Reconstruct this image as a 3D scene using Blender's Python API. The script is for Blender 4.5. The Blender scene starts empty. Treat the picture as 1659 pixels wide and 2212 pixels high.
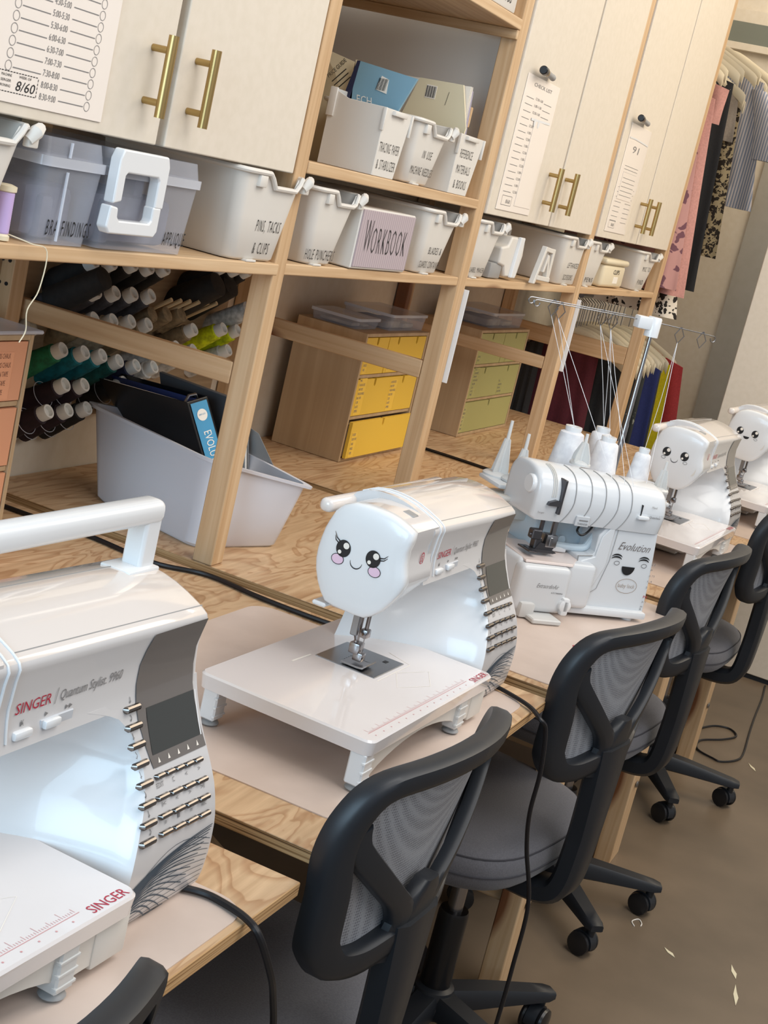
import bpy, bmesh, math, random
from mathutils import Vector, Matrix
PI=math.pi; R=math.radians
random.seed(7)
SC=bpy.context.scene; COL=SC.collection
def lin(c):
    c=c/255.0
    return c/12.92 if c<=.04045 else ((c+.055)/1.055)**2.4
def rgb(r,g,b): return (lin(r),lin(g),lin(b),1)
# ---------------------------------------------------------------- materials
def mat(name,c,rough=.5,metal=0,trans=0,alpha=1,coat=0,spec=.5,ior=1.45,sheen=0):
    m=bpy.data.materials.new(name); m.use_nodes=True; p=m.node_tree.nodes['Principled BSDF']
    p.inputs['Base Color'].default_value=c; p.inputs['Roughness'].default_value=rough; p.inputs['Metallic'].default_value=metal
    p.inputs['Transmission Weight'].default_value=trans; p.inputs['Alpha'].default_value=alpha; p.inputs['Coat Weight'].default_value=coat
    p.inputs['Specular IOR Level'].default_value=spec; p.inputs['IOR'].default_value=ior; p.inputs['Sheen Weight'].default_value=sheen
    return m
def nodes(m): return m.node_tree.nodes,m.node_tree.links,m.node_tree.nodes['Principled BSDF']
def ramp(n,stops):
    r=n.new('ShaderNodeValToRGB'); e=r.color_ramp.elements
    while len(e)<len(stops): e.new(.5)
    for k,(p,c) in zip(e,stops): k.position=p; k.color=c
    return r
def coords(m,scale,kind='Object'):
    n,l,p=nodes(m); t=n.new('ShaderNodeTexCoord'); mp=n.new('ShaderNodeMapping'); mp.inputs['Scale'].default_value=scale
    l.new(t.outputs[kind],mp.inputs['Vector']); return mp
def bump(m,src,dist=.002,st=.3):
    n,l,p=nodes(m); b=n.new('ShaderNodeBump'); b.inputs['Distance'].default_value=dist; b.inputs['Strength'].default_value=st
    l.new(src,b.inputs['Height']); l.new(b.outputs['Normal'],p.inputs['Normal'])
def wood(name,axis,c1,c2,c3,rough=.5,knots=True,sc=1.0):
    m=mat(name,c1,rough); n,l,p=nodes(m)
    s=[70*sc]*3; s[axis]=2.2*sc
    mp=coords(m,s); nz=n.new('ShaderNodeTexNoise'); nz.inputs['Scale'].default_value=1; nz.inputs['Detail'].default_value=5; nz.inputs['Distortion'].default_value=.6
    l.new(mp.outputs[0],nz.inputs['Vector'])
    r=ramp(n,[(.28,c2),(.5,c1),(.72,c3)]); l.new(nz.outputs['Fac'],r.inputs['Fac'])
    out=r.outputs['Color']
    if knots:
        s2=[7]*3; s2[axis]=2.6
        mp2=coords(m,s2); v=n.new('ShaderNodeTexVoronoi'); v.inputs['Scale'].default_value=.85; l.new(mp2.outputs[0],v.inputs['Vector'])
        k=ramp(n,[(.0,rgb(112,66,36)),(.16,rgb(140,90,52)),(.23,(1,1,1,1))]); l.new(v.outputs['Distance'],k.inputs['Fac'])
        mx=n.new('ShaderNodeMix'); mx.data_type='RGBA'; mx.blend_type='MULTIPLY'; mx.inputs[0].default_value=.9
        l.new(out,mx.inputs[6]); l.new(k.outputs['Color'],mx.inputs[7]); out=mx.outputs[2]
    l.new(out,p.inputs['Base Color']); bump(m,nz.outputs['Fac'],.0015,.25); return m
P1,P2,P3=rgb(202,169,130),rgb(186,150,110),rgb(214,185,148)
W_X=wood('pine_x',0,P1,P2,P3); W_Y=wood('pine_y',1,P1,P2,P3); W_Z=wood('pine_z',2,P1,P2,P3)
W_S=wood('birch_side',2,rgb(184,158,124),rgb(174,148,114),rgb(194,168,134),.55,False,.6)
def plytop():
    m=mat('plywood_top',P1,.5); n,l,p=nodes(m)
    mp=coords(m,(1.6,5.5,1)); w=n.new('ShaderNodeTexNoise'); w.inputs['Scale'].default_value=1.7; w.inputs['Detail'].default_value=3; w.inputs['Distortion'].default_value=1.2
    l.new(mp.outputs[0],w.inputs['Vector'])
    mt=n.new('ShaderNodeMath'); mt.operation='MULTIPLY'; mt.inputs[1].default_value=9.0; l.new(w.outputs['Fac'],mt.inputs[0])
    fr=n.new('ShaderNodeMath'); fr.operation='FRACT'; l.new(mt.outputs[0],fr.inputs[0])
    r=ramp(n,[(0,rgb(202,170,134)),(.45,rgb(206,176,140)),(.8,rgb(186,150,114)),(.93,rgb(178,141,104)),(1,rgb(202,170,134))]); l.new(fr.outputs[0],r.inputs['Fac'])
    mp2=coords(m,(6,120,1)); f=n.new('ShaderNodeTexNoise'); f.inputs['Scale'].default_value=1; f.inputs['Detail'].default_value=3; l.new(mp2.outputs[0],f.inputs['Vector'])
    r2=ramp(n,[(.3,(.8,.76,.72,1)),(.7,(1.05,1.05,1.05,1))]); l.new(f.outputs['Fac'],r2.inputs['Fac'])
    mx=n.new('ShaderNodeMix'); mx.data_type='RGBA'; mx.blend_type='MULTIPLY'; mx.inputs[0].default_value=1; l.new(r.outputs['Color'],mx.inputs[6]); l.new(r2.outputs['Color'],mx.inputs[7])
    l.new(mx.outputs[2],p.inputs['Base Color']); return m
def plyedge():
    m=mat('plywood_edge',P1,.65); n,l,p=nodes(m)
    mp=coords(m,(3,3,330)); w=n.new('ShaderNodeTexNoise'); w.inputs['Scale'].default_value=1; w.inputs['Detail'].default_value=2; w.inputs['Distortion'].default_value=.3; l.new(mp.outputs[0],w.inputs['Vector'])
    r=ramp(n,[(.32,rgb(104,74,46)),(.45,rgb(176,136,90)),(.6,rgb(206,170,124)),(.7,rgb(140,104,68))]); l.new(w.outputs['Fac'],r.inputs['Fac']); l.new(r.outputs['Color'],p.inputs['Base Color']); return m
PLY=plytop(); EDGE=plyedge()
def noisy(name,c1,c2,scale,rough,det=4,bst=0,kind='Object',lo=.35,hi=.65,**k):
    m=mat(name,c1,rough,**k); n,l,p=nodes(m); mp=coords(m,(1,1,1),kind); w=n.new('ShaderNodeTexNoise'); w.inputs['Scale'].default_value=scale; w.inputs['Detail'].default_value=det
    l.new(mp.outputs[0],w.inputs['Vector']); r=ramp(n,[(lo,c1),(hi,c2)]); l.new(w.outputs['Fac'],r.inputs['Fac']); l.new(r.outputs['Color'],p.inputs['Base Color'])
    if bst: bump(m,w.outputs['Fac'],.002,bst)
    return m
WALL=noisy('painted_wall',rgb(216,205,186),rgb(220,210,193),40,.8,3,.05)
WALLG=noisy('wall_shade_grey',rgb(168,162,150),rgb(172,166,155),30,.7)  # wall shade put into a grey colour
BEAM=mat('grey_green_paint',rgb(118,122,112),.6)
FLOOR=noisy('worn_concrete',rgb(98,85,70),rgb(124,108,90),3.2,.38,9,.08,'Object',.3,.72)
DOOR=noisy('cabinet_white',rgb(218,208,192),rgb(222,212,197),60,.5,2,.03)
WHITE=mat('white_plastic',rgb(226,228,230),.24,coat=.3)
WHITEM=mat('white_matte_plastic',rgb(218,214,207),.42)
SILV=mat('silver_plastic',rgb(206,204,204),.24,coat=.4)
TOPP=mat('machine_top_plastic',rgb(222,214,208),.12,coat=.6)
TABLE=mat('glossy_table_plastic',rgb(226,220,218),.08,coat=.5)
GREYP=mat('grey_plastic',rgb(150,150,150),.4)
SCRP=mat('screen_panel_grey',rgb(112,106,102),.18,coat=.4)
LCD=mat('lcd_glass',rgb(58,60,58),.08,coat=.5)
CHROME=mat('chrome',rgb(160,157,158),.26,metal=1); BTN=mat('button_metal',rgb(122,116,112),.24,metal=1)
STEEL=mat('brushed_steel',rgb(150,152,156),.3,metal=1)
DSTEEL=mat('dark_steel',rgb(92,92,96),.35,metal=.8)
BRASS=mat('brushed_brass',rgb(176,150,100),.36,metal=1)
BLACK=mat('black_plastic',rgb(32,35,40),.42)
BLACKS=mat('black_satin',rgb(26,26,28),.3)
INK=mat('black_ink',rgb(28,28,30),.5); INKB=mat('brown_grey_ink',rgb(104,96,92),.5)
INKG=mat('grey_ink',rgb(128,126,126),.5)
INKR=mat('red_ink',rgb(176,40,62),.5)
INKRP=mat('pale_red_ink',rgb(206,150,150),.5)
SWIRL=mat('teal_ink',rgb(58,74,88),.5)
PINKI=mat('pink_ink',rgb(228,196,216),.5)
RUB=mat('rubber_cord',rgb(24,23,26),.4)
PAPER=mat('paper',rgb(240,234,224),.6)
LAM=mat('laminated_paper',rgb(242,232,222),.15,coat=.4)
CARD=mat('kraft',rgb(196,170,132),.7)
MATM=noisy('vinyl_mat',rgb(204,186,174),rgb(212,194,182),14,.28,3)
FROST=mat('frosted_plastic',rgb(236,236,234),.35,trans=.3)
CLEAR=mat('clear_plastic',rgb(206,210,222),.12,alpha=.34)
CLEARL=mat('clear_plastic_edge',rgb(222,226,236),.15,alpha=.6)
YEL=mat('yellow_paint',rgb(232,192,70),.5); GRN=mat('sage_paint',rgb(172,170,112),.5); PNK=mat('peach_paint',rgb(222,160,124),.5)
BLUE=mat('blue_paper',rgb(128,168,188),.4); NAVY=mat('navy_ink',rgb(40,44,74),.5); SKY=mat('cyan_label',rgb(70,150,192),.4)
CREAM=mat('cream_paper',rgb(224,214,184),.5)
def fabric(name,c,sc=220,amt=.82,rough=.9):
    c2=(c[0]*amt,c[1]*amt,c[2]*amt,1)
    return noisy(name,c,c2,sc,rough,3,.25,sheen=.2)
SEAT=fabric('grey_seat_fabric',rgb(102,102,108),420,.8)
def meshmat():
    m=mat('grey_mesh',rgb(140,141,146),.7); n,l,p=nodes(m)
    mp=coords(m,(1,1,1)); c=n.new('ShaderNodeTexVoronoi'); c.inputs['Scale'].default_value=260; c.inputs['Randomness'].default_value=.12; l.new(mp.outputs[0],c.inputs['Vector'])
    r=ramp(n,[(.25,rgb(112,113,119)),(.5,rgb(150,152,157))]); l.new(c.outputs['Distance'],r.inputs['Fac']); l.new(r.outputs['Color'],p.inputs['Base Color']); bump(m,c.outputs['Distance'],.001,.5); return m
MESHM=meshmat()
def spots(name,base,spot,scale,th=.36,rnd=.9):
    m=mat(name,base,.85); n,l,p=nodes(m); mp=coords(m,(1,1,1)); c=n.new('ShaderNodeTexVoronoi'); c.inputs['Scale'].default_value=scale; c.inputs['Randomness'].default_value=rnd
    nz=n.new('ShaderNodeTexNoise'); nz.inputs['Scale'].default_value=scale; l.new(mp.outputs[0],nz.inputs['Vector'])
    mx=n.new('ShaderNodeMix'); mx.data_type='VECTOR'; mx.inputs[0].default_value=.06; l.new(mp.outputs[0],mx.inputs[4]); l.new(nz.outputs['Color'],mx.inputs[5]); l.new(mx.outputs[1],c.inputs['Vector'])
    r=ramp(n,[(th-.02,spot),(th+.02,base)]); l.new(c.outputs['Distance'],r.inputs['Fac']); l.new(r.outputs['Color'],p.inputs['Base Color']); return m
def stripes(name,a,b,axis,freq):
    m=mat(name,a,.85); n,l,p=nodes(m); s=[0,0,0]; s[axis]=freq; mp=coords(m,s); w=n.new('ShaderNodeTexWave'); w.inputs['Scale'].default_value=1; w.bands_direction='XYZ'[axis]; l.new(mp.outputs[0],w.inputs['Vector'])
    r=ramp(n,[(.35,a),(.65,b)]); l.new(w.outputs['Fac'],r.inputs['Fac']); l.new(r.outputs['Color'],p.inputs['Base Color']); return m
# ---------------------------------------------------------------- mesh builder
def sm(t): return t*t*(3-2*t)
def lerp(a,b,t): return a+(b-a)*t
def interp(tab,x):
    if x<=tab[0][0]: return tab[0][1]
    for (a,b),(c,d) in zip(tab,tab[1:]):
        if x<=c: return b+(d-b)*(x-a)/(c-a)
    return tab[-1][1]
def spline(pts,n=6,closed=False):
    P=[Vector(p) for p in pts]; out=[]; N=len(P)
    for i in range(N if closed else N-1):
        if closed: a,b,c,d=P[i-1],P[i],P[(i+1)%N],P[(i+2)%N]
        else: a,b,c,d=P[max(i-1,0)],P[i],P[i+1],P[min(i+2,N-1)]
        for k in range(n):
            t=k/n; out.append(.5*((2*b)+(c-a)*t+(2*a-5*b+4*c-d)*t*t+(3*b-a-3*c+d)*t**3))
    if not closed: out.append(P[-1])
    return out
TXT={}
def textgeo(s,sp=1.0,thin=0):
    if (s,sp,thin) in TXT: return TXT[(s,sp,thin)]
    cu=bpy.data.curves.new('t','FONT'); cu.body=s; cu.resolution_u=2; cu.space_character=sp; cu.space_word=sp; cu.offset=-thin; o=bpy.data.objects.new('t',cu); COL.objects.link(o)
    dg=bpy.context.evaluated_depsgraph_get(); me=bpy.data.meshes.new_from_object(o.evaluated_get(dg))
    V=[(v.co.x,v.co.y) for v in me.vertices]; F=[list(p.vertices) for p in me.polygons]
    bpy.data.objects.remove(o); bpy.data.meshes.remove(me); bpy.data.curves.remove(cu)
    x0=min(v[0] for v in V); x1=max(v[0] for v in V); V=[((x-x0),y/.73) for x,y in V]
    TXT[(s,sp,thin)]=(V,F,max(x1-x0,.01)); return TXT[(s,sp,thin)]
class MB:
    def __init__(s): s.V=[];s.F=[];s.M=[];s.mi=0
    def add(s,V,F):
        b=len(s.V); s.V+=[tuple(v) for v in V]; s.F+=[[i+b for i in f] for f in F]; s.M+=[s.mi]*len(F); return s
    def box(s,x0,x1,y0,y1,z0,z1):
        V=[(x,y,z) for x in (x0,x1) for y in (y0,y1) for z in (z0,z1)]
        return s.add(V,[(0,1,3,2),(4,6,7,5),(0,4,5,1),(2,3,7,6),(0,2,6,4),(1,5,7,3)])
    def rbox(s,x0,x1,y0,y1,z0,z1,r=.004,seg=3):
        bm=bmesh.new(); bmesh.ops.create_cube(bm,size=1)
        for v in bm.verts: v.co=Vector(((x0+x1)/2+v.co.x*(x1-x0),(y0+y1)/2+v.co.y*(y1-y0),(z0+z1)/2+v.co.z*(z1-z0)))
        bmesh.ops.bevel(bm,geom=list(bm.edges),offset=r,segments=seg,profile=.5,affect='EDGES')
        s.frombm(bm); return s
    def frombm(s,bm,M=None):
        bm.verts.index_update(); V=[(M@v.co if M else v.co) for v in bm.verts]; s.add(V,[[v.index for v in f.verts] for f in bm.faces]); bm.free(); return s
    def loft(s,rings,closed=True,caps=True):
        n=len(rings[0]); V=[p for r in rings for p in r]; F=[]
        for i in range(len(rings)-1):
            for j in range(n if closed else n-1):
                k=(j+1)%n; F.append((i*n+j,i*n+k,(i+1)*n+k,(i+1)*n+j))
        if caps and closed: F.append(tuple(range(n))[::-1]); F.append(tuple((len(rings)-1)*n+j for j in range(n)))
        return s.add(V,F)
    def tube(s,pts,r,n=8,caps=True,closed=False):
        P=[Vector(p) for p in pts]; rings=[]; up=None; N=len(P)
        for i,p in enumerate(P):
            t=(P[(i+1)%N]-P[i-1]) if closed else (P[min(i+1,N-1)]-P[max(i-1,0)])
            t=t.normalized() if t.length>1e-9 else Vector((0,0,1))
            if up is None: up=Vector((0,0,1)) if abs(t.z)<.9 else Vector((1,0,0))
            a=up.cross(t)
            if a.length<1e-4: a=Vector((1,0,0)).cross(t)
            a.normalize(); b=t.cross(a); up=b
            rr=r[i] if isinstance(r,(list,tuple)) else r
            rings.append([p+a*rr*math.cos(2*PI*k/n)+b*rr*math.sin(2*PI*k/n) for k in range(n)])
        if closed: rings.append(rings[0]); return s.loft(rings,True,False)
        return s.loft(rings,True,caps)
    def lathe(s,prof,o=(0,0,0),d=(0,0,1),n=20,caps=True):
        o=Vector(o); d=Vector(d).normalized(); a=d.orthogonal().normalized(); b=d.cross(a)
        return s.loft([[o+d*h+(a*math.cos(2*PI*k/n)+b*math.sin(2*PI*k/n))*max(r,1e-5) for k in range(n)] for r,h in prof],True,caps)
    def prism(s,poly,axis,a0,a1):
        def pt(p,a):
            if axis==0: return (a,p[0],p[1])
            if axis==1: return (p[0],a,p[1])
            return (p[0],p[1],a)
        return s.loft([[pt(p,a0) for p in poly],[pt(p,a1) for p in poly]])
    def poly(s,pts): return s.add(pts,[tuple(range(len(pts)))])
    def ell(s,c,r,u,n=24,a=1,b=1):  # flat ellipse: centre, axes r,u
        c=Vector(c);r=Vector(r);u=Vector(u); return s.poly([c+r*a*math.cos(2*PI*k/n)+u*b*math.sin(2*PI*k/n) for k in range(n)])
    def ring(s,c,r,u,a,b,w,n=28):
        c=Vector(c);r=Vector(r);u=Vector(u); V=[];F=[]
        for k in range(n):
            t=2*PI*k/n; V.append(c+r*a*math.cos(t)+u*b*math.sin(t)); V.append(c+r*(a-w)*math.cos(t)+u*(b-w)*math.sin(t))
        for k in range(n): j=(k+1)%n; F.append((2*k,2*j,2*j+1,2*k+1))
        return s.add(V,F)
    def rib(s,pts,w,nrm):
        P=[Vector(p) for p in pts]; nrm=Vector(nrm); V=[];F=[]
        for i,p in enumerate(P):
            t=(P[min(i+1,len(P)-1)]-P[max(i-1,0)]).normalized(); a=nrm.cross(t).normalized(); ww=w[i] if isinstance(w,(list,tuple)) else w
            V+= [p+a*ww/2,p-a*ww/2]
        for i in range(len(P)-1): F.append((2*i,2*i+1,2*i+3,2*i+2))
        return s.add(V,F)
    def text(s,t,o,r=(1,0,0),u=(0,0,1),h=.01,w=None,align='L',fn=None,shear=0,sp=1.0,thin=0):
        V,F,W=textgeo(t,sp,thin); kx=(w/W) if w else h/.73*.8
        W2=W*kx; off={'L':0,'C':-W2/2,'R':-W2}[align]; o=Vector(o);r=Vector(r);u=Vector(u)
        P=[o+r*(x*kx+off+shear*y*h)+u*(y*h) for x,y in V]
        if fn: P=[fn(p) for p in P]
        return s.add(P,F)
    def build(s,name,m,parent=None,smooth=35,bevel=0,seg=2,sub=0,solid=0):
        me=bpy.data.meshes.new(name); me.from_pydata([tuple(v) for v in s.V],[],s.F)
        ms=m if isinstance(m,(list,tuple)) else [m]
        for x in ms: me.materials.append(x)
        if len(ms)>1: me.polygons.foreach_set('material_index',s.M)
        bm=bmesh.new(); bm.from_mesh(me); bmesh.ops.recalc_face_normals(bm,faces=bm.faces); bm.to_mesh(me); bm.free()
        if smooth:
            me.polygons.foreach_set('use_smooth',[True]*len(me.polygons)); me.set_sharp_from_angle(angle=R(smooth))
        me.update(); o=bpy.data.objects.new(name,me); COL.objects.link(o)
        if parent: o.parent=parent
        if solid: q=o.modifiers.new('s','SOLIDIFY'); q.thickness=solid; q.offset=0
        if bevel:
            q=o.modifiers.new('b','BEVEL'); q.width=bevel; q.segments=seg; q.limit_method='ANGLE'; q.angle_limit=R(40); q.harden_normals=True
        if sub: q=o.modifiers.new('u','SUBSURF'); q.levels=sub; q.render_levels=sub
        return o
def tag(o,label,cat,group=None):
    o['label']=label; o['category']=cat
    if group: o['group']=group
    return o
def thing(name,label,cat,loc=(0,0,0),rz=0,group=None):
    o=bpy.data.objects.new(name,None); o.empty_display_size=.05; COL.objects.link(o); o.location=loc; o.rotation_euler=(0,0,rz); return tag(o,label,cat,group)
def struct(o): o['kind']='structure'; return o
def copytree(o,parent=None):
    c=o.copy(); COL.objects.link(c)
    if parent: c.parent=parent
    for k in o.children: copytree(k,c)
    return c
def rrect(x0,x1,y0,y1,r,n=5):
    P=[]
    for cx,cy,a in ((x1-r,y1-r,0),(x0+r,y1-r,90),(x0+r,y0+r,180),(x1-r,y0+r,270)):
        for k in range(n+1): t=R(a+90*k/n); P.append((cx+r*math.cos(t),cy+r*math.sin(t)))
    return P
# ---------------------------------------------------------------- setting
b=MB(); b.box(-3,9,-3.2,1.75,-.1,0); struct(b.build('floor',FLOOR))
b=MB(); b.box(-1.5,6.72,1.57,1.69,0,2.9); struct(b.build('wall_back',WALL))
b=MB(); b.box(6.6,6.72,-1.2,1.57,0,2.9); struct(b.build('wall_end',WALL))
b=MB(); b.box(6.585,6.6,-1.2,1.14,0,2.318); struct(b.build('shade_strip',WALLG))  # shade beside the white partition, laid on the end wall as a grey strip
b=MB(); b.box(6.57,6.6,-1.2,1.57,2.338,2.425); struct(b.build('trim_2',BEAM))
b=MB(); b.box(6.56,6.6,-1.2,1.57,2.308,2.338); b.box(6.575,6.6,-1.2,1.57,2.425,2.48); struct(b.build('trim_3',WALL,bevel=.002))
b=MB(); b.box(5.2,5.6,-1.4,.812,.018,2.6); struct(b.build('wall_right',DOOR,bevel=.004))
b=MB(); b.box(5.21,5.58,-1.39,.80,0,.018); struct(b.build('baseboard_right',BLACK))
# ---------------------------------------------------------------- workbenches
DL=['nearest plywood workbench, under the big foreground sewing machine','second plywood workbench, carrying the sewing machine with the eyelash face','third plywood workbench, carrying the overlock machine','fourth plywood workbench, beyond the overlock machine','farthest plywood workbench, under the last sewing machine at the right edge']
for i in range(5):
    x1=1.24+.797*i; yf=.464-.0215*i; xl=x1-(.729 if i==1 else .755); xr=x1 if i<4 else x1+.44
    if i==0: xl-=.5
    t=thing('workbench',DL[i],'workbench',(xl,yf,0),0,'plywood workbenches along the wall')
    sl=-.0215/.8
    poly=[(0,0-sl*0),(xr-xl,sl*(xr-xl)),(xr-xl,1.568-yf),(0,1.568-yf)]
    poly=[(0,-sl*(x1-xl))]+[(xr-xl,sl*(xr-x1))]+poly[2:]
    b=MB(); b.loft([[(p[0],p[1],.734) for p in poly],[(p[0],p[1],.75) for p in poly]],True,True)
    # faces: 4 sides then bottom, top -> plywood edge on the sides
    b.M=[1,1,1,1,0,0]; b.build('bench_top',[PLY,EDGE],t,smooth=0,bevel=.0012,seg=1)
    lx=.40
    for (ax,ay) in ((lx,.055),(lx,.80)):
        b=MB(); b.box(ax-.045,ax+.045,ay,ay+.042,0,.734); o=b.build('leg',W_Z,t,bevel=.003)
        c=MB(); c.lathe([(.004,0),(.009,.001),(.009,.003),(.005,.005)],(ax+.0,ay-.001,.20),(0,-1,0),12); c.build('bolt',STEEL,o)
    b=MB(); b.box(lx-.03,lx+.01,.097,.80,.20,.25); b.build('stretcher',W_Y,t,bevel=.002)
    b=MB(); b.prism([(.1,.30),(.1,.36),(.55,.60),(.55,.54)],0,lx-.03,lx+.01); b.build('brace',W_Y,t,bevel=.002)
# vinyl mats on the benches
ML=['pale vinyl mat under the foreground sewing machine','pale vinyl mat under the sewing machine with eyelashes','pale vinyl mat under the overlock machine','pale vinyl mat under the third sewing machine','pale vinyl mat under the sewing machine at the right edge']
MX=[(.30,1.155,.475,.90),(1.39,1.985,.462,.925),(2.10,2.80,.415,.86),(2.97,3.66,.40,.84),(3.80,4.56,.385,.83)]
for i,(a,c,d,e) in enumerate(MX):
    sl=-.0215/.8
    P=[(x,y+sl*(x-c)) for x,y in rrect(a,c,d,e,.035)]
    b=MB(); b.prism(P,2,.7501,.7515); tag(b.build('vinyl_mat',MATM,smooth=0),ML[i],'mat','vinyl mats on the workbenches')
# ---------------------------------------------------------------- timber shelving
S=thing('shelving_unit','tall pine shelving frame standing on the workbenches against the wall','shelving',(2.078,1.07,.75))
def sp(mb,name,m,bv=.0025,par=S,**k):
    mb.V=[(x-2.078,y-1.07,z-.75) for x,y,z in mb.V]; return mb.build(name,m,par,bevel=bv,**k)
PX=[(1.215,1.255),(2.078,2.118),(2.935,2.984),(3.862,3.908),(4.822,4.876)]
for k,(a,c) in enumerate(PX):
    b=MB(); b.box(a,c,1.07,1.108,.75,2.55); sp(b,'front_post',W_Z)
    b=MB(); b.box(a-.05,a-.01,1.53,1.567,.75,2.55); o=sp(b,'back_post',W_Z)
    zz=[(1.058,1.096),(1.058,1.096),(1.036,1.076),(1.028,1.062),(1.01,1.07)][k]
    b=MB(); b.box(a+.0,a+.02,1.1085,1.568,*zz); sp(b,'side_rail',W_Y)
    if k in(1,):
        h=MB()
        for zq in (.80,.86,.92,.98,1.12,1.16,1.20):
            for yy in (1.54,1.555): h.lathe([(.0035,0),(.0035,.0012)],(a-.0505,yy,zq),(-1,0,0),8)
        h.V=[(x-2.078,y-1.07,z-.75) for x,y,z in h.V]; h.build('peg_holes',INK,o)
for k in range(4):
    a=PX[k][1]; c=PX[k+1][0]
    b=MB(); b.box(a+.0005,c-.0005,1.072 if k else 1.062,1.567,1.251,1.270); sp(b,'shelf',W_X)
    if k==1:
        b=MB(); b.box(a+.0005,c-.0005,1.068,1.567,1.418,1.438); sp(b,'shelf',W_X)
        b=MB(); b.box(a+.0005,c-.0005,1.068,1.567,1.79,1.812); sp(b,'shelf',W_X)
        b=MB(); b.box(c-.012,c-.0005,1.07,1.567,1.77,1.79); sp(b,'cleat',W_Y)
        b=MB(); b.box(c-.062,c-.0505,1.11,1.52,1.575,1.617); sp(b,'cleat',W_Y)
for xx,zz in ((2.9845,(1.035,1.245)),(3.9085,(1.03,1.235))):
    b=MB(); b.box(xx,xx+.004,1.060,1.085,*zz); sp(b,'edge_strip',WHITE,.001)
# ---------------------------------------------------------------- wall cabinets
def cabinet(label,x0,x1,doors,handles):
    t=thing('wall_cabinet',label,'cabinet',((x0+x1)/2,1.07,1.413),0,'white wall cabinets in the shelving')
    T=lambda mb:setattr(mb,'V',[(x-(x0+x1)/2,y-1.07,z-1.413) for x,y,z in mb.V]) or mb
    b=MB(); b.box(x0,x0+.012,1.11,1.528,1.425,2.5); b.box(x1-.012,x1,1.11,1.528,1.425,2.5); b.box(x0+.012,x1-.012,1.09,1.528,1.425,1.437); b.box(x0+.012,x1-.012,1.518,1.528,1.437,2.5); T(b).build('carcass',WHITEM,t)
    for (a,c),hx in zip(doors,handles):
        b=MB(); b.box(a,c,1.066,1.0855,1.413,2.5); d=T(b).build('door',DOOR,t,bevel=.0025)
        b=MB(); b.tube([(hx,1.038,1.4485),(hx,1.038,1.5515)],.0068,16); h=T(b).build('handle',BRASS,d)
        for z in (1.4665,1.5325):
            b=MB(); b.tube([(hx,1.0395,z),(hx,1.0658,z)],.0046,12); T(b).build('handle_post',BRASS,h)
    return t
cabinet('nearest white two-door cabinet at top left with brass bar handles and a large chart',1.258,2.076,((1.262,1.664),(1.684,2.066)),(1.615,1.723))
cabinet('white two-door cabinet with brass handles in the middle, chart and marker on its left door',2.987,3.859,((2.99,3.452),(3.466,3.855)),(3.359,3.496))
cabinet('white two-door cabinet with brass handles at the far right end beside the hanging clothes',3.911,4.819,((3.914,4.374),(4.386,4.816)),(4.302,4.418))
# ---------------------------------------------------------------- charts and markers on the doors
YD=1.0645
t=thing('schedule_chart','large laminated time chart with bookable half hours, on the nearest cabinet door','chart',(1.392,YD,1.427))
o=MB(); o.V=[]; o.rbox(1.19-1.38,1.518-1.38,-.0005,.001,0,.40,.0004,1); o.build('sheet',LAM,t)
b=MB(); ps=MB(); X0=1.38; Z0=1.427
rows=['4:30-5:00','5:00-5:30','5:30-6:00','6:00-6:30','6:30-7:00','7:00-7:30','7:30-8:00','8:00-8:30','8:30-9:00']
F=-.0009
for i,s in enumerate(['2:30-3:00','3:00-3:30','3:30-4:00','4:00-4:30']+rows):
    z=1.549+.0134*4-.0134*i-Z0
    b.text(s,(1.405-X0,F,z-.004),h=.0078,w=.031,align='C')
    b.ring((1.483-X0,F,z),(1,0,0),(0,0,1),.0058,.0058,.0007,20); b.rib([(1.426-X0,F,z-.001),(1.4755-X0,F,z-.001)],.0011,(0,1,0))
    if i<11:
        b.ring((1.327-X0,F,z-.002),(1,0,0),(0,0,1),.0058,.0058,.0007,20); b.rib([(1.335-X0,F,z-.003),(1.386-X0,F,z-.003)],.0011,(0,1,0))
b.build('print',INKG,t,smooth=0)
b=MB()
bx=(1.302,1.3835,1.4385,1.4605)
for k in range(16):
    u=lerp(bx[0],bx[1],k/16); b.rib([(u-X0,F,bx[2]-Z0),(u+.0035-X0,F,bx[2]-Z0)],.0009,(0,1,0)); b.rib([(u-X0,F,bx[3]-Z0),(u+.0035-X0,F,bx[3]-Z0)],.0009,(0,1,0))
for k in range(5):
    z=lerp(bx[2],bx[3],k/5); b.rib([(bx[1]-X0,F,z-Z0),(bx[1]-X0,F,z+.003-Z0)],.0009,(0,1,0))
b.text('8/60',(1.345-X0,F,1.4415-Z0),h=.0115,w=.034,shear=.2)
b.text('WEEK OF',(1.349-X0,F,1.4555-Z0),h=.003,w=.022)
for k,s in enumerate(('MACHINE','SERGER','IRONING')): b.text(s,(1.318-X0,F,1.455-k*.0058-Z0),h=.003,w=.018)
b.build('note_box',INK,t,smooth=0)
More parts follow.
